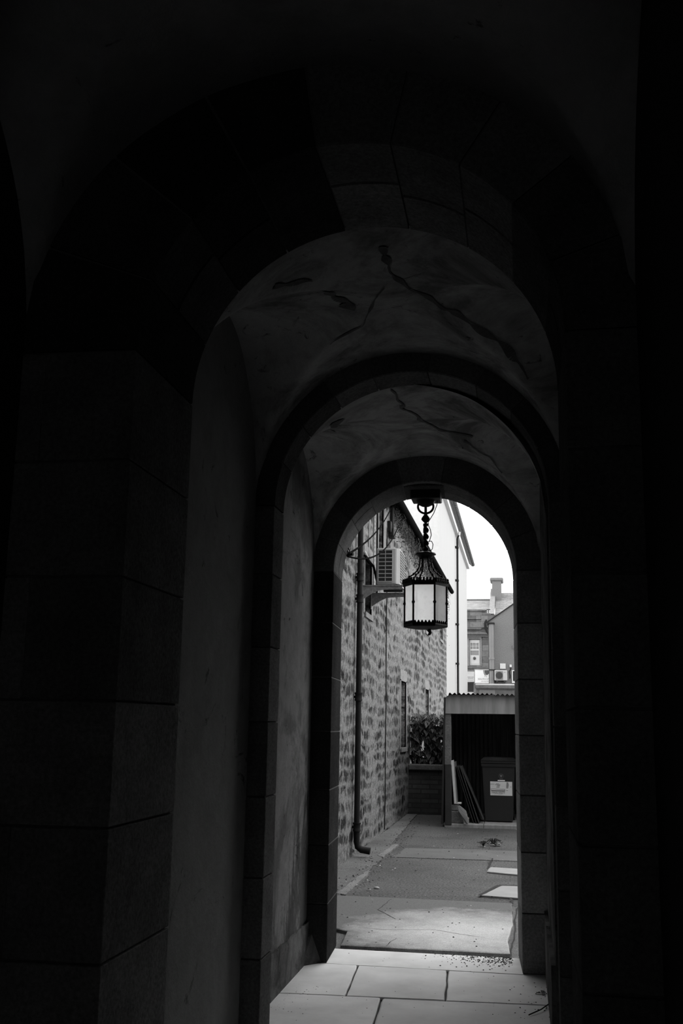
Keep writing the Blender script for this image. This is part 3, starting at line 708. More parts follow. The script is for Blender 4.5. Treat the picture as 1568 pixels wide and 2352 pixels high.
for k in range(6):
    a = pi / 3 * k; c, s_ = cos(a), sin(a); mb = MB()
    prof = [(.042, 2.822), (.042, 2.79), (.047, 2.755), (.060, 2.725), (.090, 2.695), (.122, 2.675), (.142, 2.652), (.150, 2.622)]
    mb.tube([(LX + r * c, LY + r * s_, z) for r, z in prof], .0055, 6)
    for (r, z) in ((.09, 2.697), (.122, 2.677), (.06, 2.728)):
        mb.lathe([(.004, -.009), (.009, 0), (.004, .009)], (LX + r * c, LY + r * s_, z), 8)
    build('scroll_rib', mb, M['iron'], la, smooth=60)
for k in range(12):      # pierced foliage between the ribs
    a = pi / 6 * k + pi / 12
mb = MB()                # crest band
for ra, rb, za, zb_ in ((.160, .170, 2.600, 2.632),):
    for k in range(6):
        p = [(LX + r * cos(pi / 3 * q), LY + r * sin(pi / 3 * q)) for r in (ra, rb) for q in (k, k + 1)]
        mb.add([(*p[0], za), (*p[1], za), (*p[3], za), (*p[2], za), (*p[0], zb_), (*p[1], zb_), (*p[3], zb_), (*p[2], zb_)],
               [(0, 1, 2, 3), (4, 7, 6, 5), (0, 4, 5, 1), (1, 5, 6, 2), (2, 6, 7, 3), (3, 7, 4, 0)])
        for q in range(7):
            t = (q + .5) / 7; x = p[2][0] + (p[3][0] - p[2][0]) * t; y = p[2][1] + (p[3][1] - p[2][1]) * t
            mb.lathe([(.009, -.01), (.0105, .004), (.006, .012), (.009, .018), (.002, .026)], (x, y, zb_), 6)
build('crest_band', mb, M['iron'], la)
mb = MB()
for k in range(6):
    x, y = hexa[k]; mb2 = MB(); mb2.tube([(x, y, 2.31), (x, y, 2.61)], .0075, 8)
    mb2.lathe([(.007, -.012), (.012, -.004), (.012, .004), (.007, .012)], (x, y, 2.475), 8)
    build('corner_post', mb2, M['iron'], la, smooth=40)
mb = MB(); mb.lathe([(.02, 2.288), (.12, 2.292), (.160, 2.300), (.163, 2.312), (.158, 2.328), (.148, 2.330)], (LX, LY, 0), 6)
for k in range(6):
    p, q = hexa[k], hexa[(k + 1) % 6]
    for t in range(6):
        u = (t + .5) / 6; mb.lathe([(.008, -.01), (.01, 0), (.003, .012)], (p[0] + (q[0] - p[0]) * u, p[1] + (q[1] - p[1]) * u, 2.332), 6)
build('base_ring', mb, M['iron'], la)
mb = MB(); mb.tube([(LX + .028, LY, 2.295), (LX + .03, LY, 2.275), (LX + .034, LY, 2.262), (LX + .028, LY, 2.25), (LX + .018, LY, 2.247)], [.01, .012, .013, .01, .006], 8)
build('finial', mb, M['iron'], la, smooth=60)
for k in range(6):
    p, q = Vector((*hexa[k], 0)), Vector((*hexa[(k + 1) % 6], 0)); cc = Vector((LX, LY, 0))
    p, q = cc + (p - cc) * .975, cc + (q - cc) * .975
    mb = MB(); mb.quad((p.x, p.y, 2.325), (q.x, q.y, 2.325), (q.x, q.y, 2.605), (p.x, p.y, 2.605)); build('glass_pane', mb, M['glassclear' if k < 3 else 'glass'], la)
mb = MB(); mb.tube([(LX + .088, LY, 3.26), (LX + .085, LY, 3.22), (LX + .06, LY, 3.155), (LX + .02, LY, 3.09), (LX + .018, LY, 3.07), (LX + .036, LY, 3.03), (LX + .042, LY, 2.99), (LX + .03, LY, 2.95), (LX + .014, LY, 2.93),
                    (LX + .03, LY, 2.945), (LX + .045, LY, 2.943), (LX + .055, LY, 2.92), (LX + .05, LY, 2.885), (LX + .03, LY, 2.863)], .0032, 6)
build('flex', mb, M['iron'], la, smooth=180)

# ------------------------------------------------------------------ low wall and ivy at the end of the alley
lw = thing('low_wall', 'low dark stone wall with a pale cope at the end of the alley', 'wall', (-1.68, 20.3, 0))
mb = MB(); mb.box(WX, -1.30, 20.2, 20.55, -.02, .76); build('masonry', mb, M['lowrubble'], lw)
mb = MB(); mb.box(WX, -1.30, 20.14, 20.6, .76, .875, bev=.02); build('cope', mb, M['copestone'], lw)
hd = thing('ivy_hedge', 'dark glossy ivy hedge growing above the low wall', 'hedge', (-1.68, 20.4, .875))
mb = MB(); rnd = random.Random(11)
for k in range(1000):
    x = rnd.uniform(-2.03, -1.28); t = rnd.random()
    z = .88 + .9 * t; y = 20.38 + rnd.uniform(-.2, .22)
    # daylight holes where the leaves thin out
    if any((x - hx) ** 2 / a2 + (z - hz) ** 2 / b2 < 1 for hx, hz, a2, b2 in ((-1.84, 1.20, .004, .016), (-1.60, 1.24, .001, .001), (-1.42, 1.37, .002, .003), (-1.45, 1.20, .001, .003), (-1.8, .99, .003, .001))): continue
    s = rnd.uniform(.032, .078) * (1 if t < .85 else .9)
    up = .9 if z > 1.6 else .1
    nrm = Vector((rnd.uniform(-.9, .9), rnd.uniform(-1, -.1), rnd.uniform(-.3, .8) + up)).normalized()
    d = Vector((rnd.uniform(-.7, .7), rnd.uniform(-.3, .1), -1)); d = (d - nrm * d.dot(nrm)).normalized(); w = nrm.cross(d)
    c = Vector((x, y, z))
    mb.add([c - d * s * .5, c + w * s * .6 - d * s * .75, c + w * s * .75 - d * s * .1, c + w * s * .3 + d * s * .7, c + d * s * 1.25 + nrm * -.02, c - w * s * .3 + d * s * .7, c - w * s * .75 - d * s * .1, c - w * s * .6 - d * s * .75],
           [(0, 1, 2, 3, 4), (0, 4, 5, 6, 7)], 0, rnd.uniform(.4, 1.5))
build('foliage', mb, M['ivyleaf'], hd)
mb = MB()
for k in range(26):
    x = rnd.uniform(-2.0, -1.3); pts = [(x, 20.42, .88)]
    for i in range(6): pts.append((pts[-1][0] + rnd.uniform(-.07, .07), 20.42 + rnd.uniform(-.1, .1), pts[-1][2] + rnd.uniform(.1, .17)))
    mb.tube(pts, .007, 5)
build('stems', mb, M['twig'], hd, smooth=180)

# ------------------------------------------------------------------ lean-to shed
sh = thing('lean_to_shed', 'open-fronted concrete lean-to with a corrugated tin roof', 'shed', (-.1, 18.8, 0))
mb = MB(); mb.box(-1.245, -1.135, 17.85, 17.98, .955, 1.80, bev=.008); build('post', mb, M['block'], sh)
mb = MB(); mb.box(-1.240, -1.13, 17.852, 17.978, .0, .955, bev=.008); build('post_foot', mb, M['shedconcdark'], sh)
mb = MB(); mb.box(1.15, 1.28, 17.85, 17.98, 0, 1.8, bev=.008); build('post', mb, M['block'], sh)
mb = MB(); mb.prism([(-1.25, 1.785), (1.3, 1.80), (1.3, 2.11), (-1.13, 2.095), (-1.20, 2.07), (-1.25, 2.02)], 'y', 17.83, 17.96); build('lintel', mb, M['shedconc'], sh)
def corr(mb, u0, u1, v0, v1, fn, pitch=.076, amp=.014, thick=.004):
    n = int((u1 - u0) / pitch * 8); top = []; 
    for i in range(n + 1):
        u = u0 + (u1 - u0) * i / n; w = amp * cos(2 * pi * (u - u0) / pitch)
        top.append((u, w))
    o = len(mb.v)
    for s in (0, thick):
        for (u, w) in top: mb.v.append(Vector(fn(u, v0, w + s))); mb.v.append(Vector(fn(u, v1, w + s)))
    m = (n + 1) * 2
    for i in range(n):
        for b in (0, m): mb.f.append([o + b + 2 * i, o + b + 2 * i + 2, o + b + 2 * i + 3, o + b + 2 * i + 1]); mb.m.append(0); mb.t.append(1.0)
        for e in (0, 1): mb.f.append([o + 2 * i + e, o + 2 * i + 2 + e, o + m + 2 * i + 2 + e, o + m + 2 * i + e]); mb.m.append(0); mb.t.append(1.0)
mb = MB(); corr(mb, -1.22, -.45, 17.76, 20.3, lambda u, v, w: (u, v, 2.108 + w - (v - 17.76) * .03 - (.03 if u < -1.17 else 0)))
build('roof_sheet', mb, M['tin'], sh, smooth=60)
mb = MB(); corr(mb, -.435, 1.35, 17.76, 20.3, lambda u, v, w: (u, v, 2.098 + w - (v - 17.76) * .03 + (u + .43) * .01))
build('roof_sheet', mb, M['tin'], sh, smooth=60)
mb = MB(); corr(mb, 17.8, 20.2, 0, 1, lambda u, v, w: (-1.285 + w + .05 * v, u, .02 + 2.03 * v))
build('side_sheet', mb, M['tin'], sh, smooth=60)
mb = MB(); corr(mb, -1.30, 1.35, .02, 2.06, lambda u, v, w: (u, 20.1 + w, v)); build('back_sheet', mb, M['tin'], sh, smooth=60)
mb = MB(); mb.box(1.3, 1.4, 17.85, 20.2, 0, 2.05); build('end_wall', mb, M['shedconcdark'], sh)
mb = MB(); mb.box(-1.2, 1.3, 19.0, 19.06, 1.86, 1.95); build('purlin', mb, M['timber'], sh)
mb = MB(); mb.box(-1.25, -.62, 17.86, 20.1, -.05, .028, bev=.01); mb.box(-.615, 1.3, 17.86, 20.1, -.05, .03, bev=.01); build('floor_slab', mb, M['shedconc'], sh)

# wheelie bin
wb = thing('wheelie_bin', 'dark wheelie bin with a TRADE WASTE label standing in the lean-to', 'bin', (-.375, 18.55, .03))
bx, by, bz = -.375, 18.30, .03
def ring(hw, d0, d1, z): return [(bx - hw, by + d0, z), (bx + hw, by + d0, z), (bx + hw, by + d1, z), (bx - hw, by + d1, z)]
def loft(mb, rings):
    vs = [p for r in rings for p in r]; fs = [(3, 2, 1, 0)]
    for i in range(len(rings) - 1): fs += [(i * 4 + k, i * 4 + (k + 1) % 4, i * 4 + 4 + (k + 1) % 4, i * 4 + 4 + k) for k in range(4)]
    n = len(rings) * 4; fs.append((n - 4, n - 3, n - 2, n - 1)); mb.add(vs, fs)
mb = MB(); loft(mb, [ring(.225, .06, .52, bz + .02), ring(.235, .045, .54, bz + .2), ring(.268, 0, .6, bz + .88), ring(.268, 0, .6, bz + .90)])
build('body', mb, M['bin'], wb)
mb = MB(); loft(mb, [ring(.28, -.018, .62, bz + .90), ring(.285, -.024, .625, bz + .945)]); loft(mb, [ring(.288, -.03, .63, bz + .955), ring(.29, -.034, .63, bz + .985)]); build('rim', mb, M['bin'], wb)
mb = MB(); loft(mb, [ring(.292, -.036, .64, bz + .99), ring(.294, -.04, .645, bz + 1.005), ring(.25, .06, .56, bz + 1.045), ring(.235, .09, .54, bz + 1.05)]); build('lid', mb, M['bin'], wb)
mb = MB(); mb.tube([(bx - .2, by + .70, bz + .96), (bx + .2, by + .70, bz + .96)], .016, 10); mb.box(bx - .22, bx - .18, by + .6, by + .72, bz + .93, bz + .98); mb.box(bx + .18, bx + .22, by + .6, by + .72, bz + .93, bz + .98); build('handle', mb, M['bin'], wb)
for sx in (-1, 1):
    mb = MB(); mb.tube([(bx + sx * .2, by + .58, .12), (bx + sx * .25, by + .58, .12)], .09, 20); build('wheel', mb, M['pipe'], wb, smooth=40)
def fy(z): return by + .045 * (1 - (z - bz - .2) / .68) - .004     # the body's front face leans
lz0, lz1, lx0, lx1 = .462, .688, -.515, -.152
mb = MB(); mb.add([(lx0, fy(lz0), lz0), (lx1, fy(lz0), lz0), (lx1, fy(lz1), lz1), (lx0, fy(lz1), lz1)], [(0, 1, 2, 3)])
lab = build('label_sticker', mb, M['label'], wb)
mb = MB(); yy = fy(.46) - .006
lettering(mb, 'TRADE WASTE', lx0 + .018, lz0 + .038, fy(.5) - .005, .036, stretch=.93)
for (cx_, z_, w_, nseg) in ((-.39, .648, .05, 3), (-.385, .630, .085, 5), (-.378, .612, .05, 3), (-.385, .594, .055, 4)):   # small illegible logo lines
    for q in range(nseg): mb.box(cx_ - w_ / 2 + w_ * q / nseg, cx_ - w_ / 2 + w_ * (q + .6) / nseg, fy(z_) - .003, fy(z_) - .002, z_, z_ + .010)
for (a, b, c, d) in ((lx0 + .014, lx0 + .244, .566, .57), (lx0 + .014, lx0 + .244, .534, .546), (lx0 + .014, lx0 + .018, .534, .57), (lx0 + .24, lx0 + .244, .534, .57), (lx0 + .06, lx0 + .2, .486, .489), (lx0 + .005, lx0 + .07, .648, .65)):
    mb.box(a, b, fy(c) - .003, fy(c) - .002, c, d)
build('lettering', mb, M['ink'], lab)
mb = MB(); mb.prism([(lx1 - .098, .588), (lx1 - .066, .588), (lx1 - .056, .64), (lx1 - .066, .678), (lx1 - .092, .68)], 'y', fy(.65) - .003, fy(.65) - .002)
mb.box(lx1 - .1, lx1 - .072, fy(.55) - .003, fy(.55) - .002, .545, .552); mb.box(lx1 - .03, lx1 - .018, fy(.6) - .003, fy(.6) - .002, .60, .612)
build('printed_picture', mb, M['inkgrey'], lab)
mb = MB(); mb.box(-.39, -.272, fy(.7) - .002, fy(.7), .697, .715); build('number_strip', mb, M['label'], wb)
mb = MB(); zc = .78; xc = -.333
mb.tube([(xc + .04 * cos(2 * pi * k / 20), fy(zc) - .001, zc + .036 * sin(2 * pi * k / 20)) for k in range(20)], .0022, 4, closed=True)
mb.prism([(xc - .022, zc + .018), (xc + .022, zc + .018), (xc + .018, zc - .008), (xc, zc - .026), (xc - .018, zc - .008)], 'y', fy(zc) - .002, fy(zc) - .0005)
mb.box(xc - .03, xc + .03, fy(zc) - .002, fy(zc), zc - .052, zc - .044)
build('crest', mb, M['grille'], wb)

# panels leaning in the lean-to
def leaning(name, label, top, bot, thick, y0, y1, mat, cat='board', group='sheets leaning on the lean-to post'):
    (xa, za), (xb, zb) = top, bot
    d = Vector((xb - xa, zb - za)).normalized(); n = Vector((-d.y, d.x)) * thick
    if n.x < 0: n = -n
    mb = MB(); mb.prism([(xa, za), (xb, zb), (xb + n.x, zb + n.y), (xa + n.x, za + n.y)], 'y', y0, y1)
    return build(name, mb, mat, label=label, category=cat, group=group)
wp = thing('propped_screen', 'white edged panel propped on a concrete block by the lean-to post', 'panel', (-1.08, 18.1, .335), 'sheets leaning on the lean-to post')
mb = MB(); mb.prism([(-1.138, 1.025), (-1.088, .34), (-1.052, .34), (-1.098, 1.035)], 'y', 17.88, 18.0); build('edge_strip', mb, M['white'], wp)
mb = MB(); mb.prism([(-1.105, 1.0), (-1.060, .35), (-1.04, .35), (-1.085, 1.0)], 'y', 17.9, 18.5); build('sheet', mb, M['grille'], wp)
mb = MB(); mb.box(-1.05, -.975, 17.9, 18.0, .338, .362); build('foot_strip', mb, M['white'], wp)
leaning('leaning_board', 'dark board, first right of the white panel in the lean-to', (-1.07, .93), (-.79, .03), .012, 18.05, 18.7, M['board'])
leaning('leaning_board', 'dark board, second right of the white panel in the lean-to', (-1.045, .93), (-.745, .03), .014, 18.03, 18.75, M['board'])
leaning('leaning_board', 'dark board, third right of the white panel in the lean-to', (-1.00, .93), (-.70, .03), .012, 18.0, 18.7, M['board'])
leaning('leaning_board', 'thin pale-edged sheet leaning furthest from the post, next to the bin', (-.985, .92), (-.63, .09), .006, 18.02, 18.6, M['board'])
mb = MB(); mb.box(-1.17, -.93, 17.90, 18.1, .03, .225, bev=.012); build('concrete_block', mb, M['block'], label='lower concrete block on the lean-to floor by the post', category='block', group='concrete blocks in the lean-to')
mb = MB(); mb.box(-1.17, -1.02, 17.905, 18.1, .226, .322, bev=.012); build('concrete_block', mb, M['block'], label='upper concrete block under the white panel', category='block', group='concrete blocks in the lean-to')
mb = MB(); rnd = random.Random(5)     # crumpled bag
path = [(-1.01, .31), (-.985, .25), (-.945, .20), (-.915, .15), (-.885, .10), (-.87, .05)]
n = 9
vs = []
for i, (x, z) in enumerate(path):
    w = (.015, .05, .06, .04, .045, .04)[i]
    for k in range(n):
        a = 2 * pi * k / n; r = w * rnd.uniform(.5, 1.15); vs.append((x + r * cos(a), 17.845 - .02 * i / 5 + r * .5 * sin(a), z + r * .55 * sin(a + .6)))
mb.add(vs, [(i * n + k, i * n + (k + 1) % n, (i + 1) * n + (k + 1) % n, (i + 1) * n + k) for i in range(len(path) - 1) for k in range(n)] + [list(range(n))[::-1], [(len(path) - 1) * n + k for k in range(n)]])
build('crumpled_bag', mb, M['paper'], label='torn crumpled bag hanging over the concrete blocks in the lean-to', category='bag')

# ------------------------------------------------------------------ white house behind the stone building
wh = thing('white_house', 'tall white rendered house with a harled gable behind the rubble building', 'house', (-6, 40, 0))
HX, H0, H1 = -2.40, 32.1, 50.0
mb = MB(); mb.quad((HX, H0, 0), (HX, H1, 0), (HX, H1, 9.1), (HX, H0, 9.1)); mb.quad((HX, H1, 0), (-10, H1, 0), (-10, H1, 9.1), (HX, H1, 9.1)); build('side_wall', mb, M['render'], wh)
mb = MB(); mb.add([(HX, H0, 0), (-10, H0, 0), (-10, H0, 9.1), (-6.2, H0, 12.6), (HX, H0, 9.1)], [(0, 1, 2, 3, 4)]); build('gable_wall', mb, M['harl'], wh)
mb = MB()
mb.add([(HX + .22, H0 - .1, 9.1), (HX + .22, H1 + 1.2, 9.16), (-6.2, H1 + 1.2, 12.86), (-6.2, H0 - .1, 12.8), (HX + .22, H0 - .1, 9.28), (HX + .22, H1 + 1.2, 9.34), (-6.2, H1 + 1.2, 13.0), (-6.2, H0 - .1, 12.95)],
       [(0, 1, 2, 3), (4, 7, 6, 5), (0, 4, 5, 1), (1, 5, 6, 2), (3, 2, 6, 7), (0, 3, 7, 4)])
mb.add([(-6.2, H0 - .1, 12.8), (-6.2, H1 + 1.2, 12.8), (-10.3, H1 + 1.2, 8.9), (-10.3, H0 - .1, 8.9)], [(0, 1, 2, 3)])
for k in range(62):
    y = H0 + k * .31
    mb.tube([(HX + .25, y, 9.22 + k * .001), (HX + .25, y + .26, 9.22 + k * .001)], .085, 8)
build('roof', mb, M['tile'], wh)
mb = MB(); mb.box(HX - .01, HX + .12, H0 - .05, H1 + .3, 8.92, 9.10); build('fascia', mb, M['white'], wh)
dh = thing('downpipe', 'slim dark downpipe on the white house wall', 'pipe', (HX + .06, 40.8, 0))
mb = MB(); mb.tube([(HX + .08, 40.8, 0), (HX + .08, 40.8, 8.75), (HX + .14, 40.8, 8.9)], .042, 10); build('pipe', mb, M['pipe'], dh, smooth=60)
mb = MB(); mb.tube([(HX + .14, 40.8, 8.88), (HX + .16, 40.8, 9.02)], .05, 10); build('gutter_outlet', mb, M['white'], dh, smooth=60)
for z in (2.2, 3.9, 5.4, 7.1, 8.4):
    mb = MB(); mb.box(HX, HX + .13, 40.6, 40.86, z - .03, z + .03); build('clip', mb, M['pipe'], dh)

# ------------------------------------------------------------------ stone tenement across the street
pbd = thing('sandstone_tenement', 'weathered sandstone tenement front with a slate roof across the street', 'building', (-3, 68, 0))
FY = 66.0
wx0, wx1, wz0, wz1 = -3.04, -2.41, 5.24, 6.83
mb = MB()
def xz_wall(mb, y, x0, x1, z0, z1, ops, depth=.2):
    xs = sorted({x0, x1, *[o[0] for o in ops], *[o[1] for o in ops]}); zs = sorted({z0, z1, *[o[2] for o in ops], *[o[3] for o in ops]})
    for i in range(len(xs) - 1):
        for j in range(len(zs) - 1):
            xc, zc = (xs[i] + xs[i + 1]) / 2, (zs[j] + zs[j + 1]) / 2
            if any(o[0] < xc < o[1] and o[2] < zc < o[3] for o in ops): continue
            mb.quad((xs[i], y, zs[j]), (xs[i + 1], y, zs[j]), (xs[i + 1], y, zs[j + 1]), (xs[i], y, zs[j + 1]))
    for (a, b, c, d) in ops:
        for q in (((a, c), (a, d)), ((b, c), (b, d)), ((a, d), (b, d)), ((a, c), (b, c))):
            (p0, p1), (p2, p3) = q; mb.quad((p0, y, p1), (p2, y, p3), (p2, y + depth, p3), (p0, y + depth, p1))
xz_wall(mb, FY, -8, 3, 0, 7.6, [(wx0, wx1, wz0, wz1)]); mb.box(-8, 3, FY + .3, FY + .5, 0, 8.4)
build('front_wall', mb, M['ashlar'], pbd)
mb = MB(); mb.box(-8, -1.62, FY - .25, FY, 7.1, 7.24, bev=.03); mb.box(-8, -1.7, FY - .16, FY, 6.98, 7.1); build('cornice', mb, M['copestone'], pbd)
mb = MB(); mb.box(-8, -1.95, FY - .02, FY + .25, 7.24, 8.66); mb.box(-8, -2.3, FY - .12, FY, 8.06, 8.14, bev=.02); mb.box(-8, -2.28, FY - .12, FY, 7.42, 7.50, bev=.02); mb.box(-8, -2.02, FY - .1, FY + .3, 8.56, 8.68, bev=.02); mb.box(-2.3, -1.70, FY - .14, FY + .2, 7.5, 8.45, bev=.05)
mb.prism([(-2.0, 8.4), (-1.55, 8.3), (-1.5, 8.1), (-1.7, 8.0), (-1.75, 7.7), (-1.9, 7.5)], 'y', FY - .16, FY + .2)
build('parapet', mb, M['ashlar'], pbd)
mb = MB(); mb.box(-3.2, -2.28, FY - .05, FY + .02, 6.86, 7.0, bev=.01); mb.box(-3.2, -3.06, FY - .02, FY + .02, 5.2, 6.86); mb.box(-2.39, -2.28, FY - .02, FY + .02, 5.2, 6.86); build('window_margin', mb, M['margin'], pbd)
mb = MB(); mb.box(-8, -1.8, FY - .14, FY + .02, 5.0, 5.12, bev=.02); build('sill_course', mb, M['copestone'], pbd)
mb = MB(); y = FY + .08
for q, (a, b, c, d) in enumerate(((wx0, wx0 + .06, wz0, wz1), (wx1 - .06, wx1, wz0, wz1), (wx0 + .05, wx1 - .05, wz0 + .004, wz0 + .13), (wx0 + .05, wx1 - .05, wz1 - .22, wz1 - .004), (wx0 + .05, wx1 - .05, 6.14, 6.23))): mb.box(a, b, y + .006 * (q > 1), y + .06 + .004 * (q > 1), c, d)
for k in (1, 2): mb.box(wx0 + (wx1 - wx0) * k / 3 - .015, wx0 + (wx1 - wx0) * k / 3 + .015, y, y + .05, 6.2, wz1 - .2)
mb.box(wx0 + .055, wx1 - .055, y + .008, y + .045, 6.395, 6.425)
win = build('sash_window', mb, M['white'], pbd)
mb = MB(); mb.box(wx0 + .01, wx1 - .01, y + .03, y + .035, wz0 + .01, wz1 - .01); build('pane', mb, M['inkgrey'], win)
mb = MB(); mb.box(wx0 + .05, wx1 - .05, y + .02, y + .028, wz0 + .1, 5.86); build('blind', mb, M['signgrey'], win)
mb = MB(); mb.lathe([(.02, 0), (.075, .03), (.09, .09), (.075, .15), (.02, .19)], ((wx0 + wx1) / 2 - .02, y + .02, 5.58), 12); build('window_badge', mb, M['ink'], win)
mb = MB(); mb.quad((-8, FY + .3, 8.45), (-1.5, FY + .3, 8.45), (-1.5, FY + 6.3, 9.98), (-8, FY + 6.3, 9.98)); build('roof', mb, M['slate'], pbd)
mb = MB(); mb.box(-8, -1.6, FY + 6.2, FY + 6.4, 9.96, 10.06); build('ridge', mb, M['copestone'], pbd)
mb = MB(); mb.quad((-1.5, FY + .3, 7.9), (4, FY + .3, 7.9), (4, FY + 6, 10.45), (-1.5, FY + 6, 10.45)); build('roof', mb, M['slate2'], pbd)
mb = MB(); mb.prism([(FY + .2, 7.9), (FY + 6, 10.45), (FY + 6, 10.75), (FY + .2, 8.2)], 'x', -1.85, -1.52); build('skew_cope', mb, M['margin'], pbd)
mb = MB(); mb.box(-1.72, -1.12, FY + 4.4, FY + 5.8, 9.4, 11.05); mb.box(-1.86, -.98, FY + 4.3, FY + 5.9, 11.05, 11.28, bev=.06); mb.box(-1.55, -1.3, FY + 4.8, FY + 5.1, 11.28, 11.34); build('chimney', mb, M['greywall'], pbd)

mb = MB(); mb.tube([(-1.98, FY - .2, 8.02), (-2.06, FY - .22, 7.8), (-2.03, FY - .22, 7.5), (-1.92, FY - .22, 7.25), (-1.78, FY - .2, 7.05)], [.05, .08, .08, .08, .07], 10); build('scroll_bracket', mb, M['pipe'], pbd, smooth=60)
mb = MB(); mb.tube([(-1.86, FY + .1, 8.3), (-1.86, FY + .1, 8.68)], .025, 6); mb.box(-1.98, -1.74, FY + .07, FY + .13, 8.66, 8.70); build('vent_stack', mb, M['pipe'], pbd)
# ------------------------------------------------------------------ grey rendered house on the right
gh = thing('grey_house', 'plain grey rendered gable house at the far right of the view', 'house', (2, 60, 0))
GY = 58.0
mb = MB(); mb.prism([(-1.62, 0), (6, 0), (6, 9.4), (1.6, 9.4), (-1.66, 7.12)], 'y', GY, GY + 5); build('gable_wall', mb, M['greywall'], gh)
mb = MB(); mb.prism([(-1.72, 7.08), (1.6, 9.4), (1.6, 9.46), (-1.74, 7.14)], 'y', GY - .06, GY + 5); build('verge', mb, M['pipe'], gh)
mb = MB(); mb.box(-.36, -.1, GY - .06, GY, 5.70, 5.88); build('wall_block', mb, M['greywall'], gh)
mb = MB(); mb.box(-.42, -.36, GY - .05, GY + .02, 3.9, 4.55); mb.box(-.42, .5, GY - .08, GY + .02, 3.86, 3.97); mb.box(-.36, .5, GY - .05, GY + .02, 4.5, 4.55); wf = build('window_frame', mb, M['white'], gh)
mb = MB(); mb.box(-.36, .5, GY - .02, GY - .01, 3.97, 4.5); build('pane', mb, M['pane'], wf)
gd = thing('waste_pipe', 'wide grey vertical pipe up the corner of the grey house', 'pipe', (-1.46, GY - .16, 3.6))
mb = MB(); mb.tube([(-1.47, GY - .16, 3.3), (-1.47, GY - .16, 7.02)], .125, 16); build('pipe', mb, M['duct'], gd, smooth=60)
mb = MB(); mb.box(-1.7, -1.3, GY - .32, GY, 7.0, 7.09, bev=.01); build('hopper_cap', mb, M['pipe'], gd)
mb = MB(); mb.lathe([(.125, -.05), (.15, -.05), (.15, .05), (.125, .05)], (-1.47, GY - .16, 5.15), 16); build('collar', mb, M['duct'], gd, smooth=40)
mb = MB(); mb.box(-1.62, -1.28, GY - .31, GY, 4.52, 4.57); build('strap', mb, M['pipe'], gd)
ac2 = thing('air_conditioner', 'white fan unit on the grey house, beside the wide pipe', 'air conditioner', (-.95, GY - .2, 3.9))
mb = MB(); mb.box(-1.33, -.66, GY - .36, GY - .06, 3.98, 4.52, bev=.02); build('casing', mb, M['offwhite'], ac2)
mb = MB(); mb.box(-1.27, -.88, GY - .37, GY - .355, 4.02, 4.48); build('fan_panel', mb, M['margin'], ac2)
mb = MB(); mb.tube([(-1.08, GY - .37, 4.25), (-1.08, GY - .385, 4.25)], .185, 28); build('fan', mb, M['fin'], ac2)
mb = MB()
for k in range(9): mb.box(-1.26, -.9, GY - .392, GY - .386, 4.07 + k * .045, 4.075 + k * .045)
build('fan_grille', mb, M['grille'], ac2)
mb = MB(); mb.box(-.83, -.74, GY - .365, GY - .35, 4.40, 4.44); build('badge', mb, M['inkgrey'], ac2)
for x in (-1.2, -.8):
    mb = MB(); mb.box(x - .05, x + .05, GY - .34, GY, 3.88, 3.98); build('foot', mb, M['fin'], ac2)
mb = MB(); mb.box(-1.04, -.74, GY - .05, GY, 4.62, 4.90); 
for k in range(6): mb.box(-1.03, -.75, GY - .056, GY - .05, 4.65 + k * .04, 4.67 + k * .04)
build('wall_vent', mb, M['white'], label='square white louvred vent on the grey house above the fan unit', category='vent')
iso = thing('isolator_switch', 'small pale switch box with a dark cable right of the vent', 'switch', (-.45, GY, 4.7))
mb = MB(); mb.box(-.53, -.42, GY - .08, GY, 4.70, 4.84, bev=.01); build('box', mb, M['white'], iso)
mb = MB(); mb.tube([(-.46, GY - .04, 4.70), (-.47, GY - .05, 4.58), (-.55, GY - .06, 4.48), (-.50, GY - .05, 4.25), (-.52, GY - .05, 4.1)], .03, 8); build('cable', mb, M['pipe'], iso, smooth=60)

# signs
sg = thing('shop_sign', 'large white sign reading SOUTH ST with a dark tooth-shaped logo', 'sign', (-2, 63.9, 4.2))
SY = 64.0
mb = MB(); mb.box(-2.64, -.9, SY, SY + .05, 4.10, 4.86); build('panel', mb, M['sign'], sg)
mb = MB(); mb.box(-2.66, -.9, SY - .015, SY + .055, 4.86, 4.90); mb.box(-2.66, -.9, SY - .015, SY + .055, 4.06, 4.10); build('frame', mb, M['white'], sg)
for txt, x, z, sz, st, m_ in (('SOUTH ST', -2.46, 4.27, .13, 1.08, 'ink'), ('THE', -2.10, 4.43, .10, 1.1, 'inkgrey'), ('DENTAL PRA', -2.28, 4.155, .075, 1.05, 'inkgrey')):
    for word in txt.split():
        mb = MB(); x = lettering(mb, word, x, z, SY - .004, sz, stretch=st) + sz * .36; build('lettering', mb, M[m_], sg)
mb = MB(); mb.prism([(-2.06, 4.84), (-1.82, 4.84), (-1.80, 4.70), (-1.86, 4.58), (-1.93, 4.545), (-2.02, 4.62), (-2.07, 4.73)], 'y', SY - .008, SY - .004)
lg = build('logo', mb, M['ink'], sg)
mb = MB(); mb.prism([(-2.15, 4.83), (-2.08, 4.84), (-2.09, 4.73), (-2.03, 4.61), (-1.95, 4.53), (-2.06, 4.53), (-2.13, 4.70)], 'y', SY - .008, SY - .003); build('logo_shade', mb, M['inkgrey'], sg)
s2 = thing('fascia_sign', 'small light grey fascia sign with a pale curve, left of the white sign', 'sign', (-2.9, 64.3, 4.2))
mb = MB(); mb.box(-3.6, -2.68, SY + .3, SY + .36, 4.16, 4.77); build('panel', mb, M['signgrey'], s2)
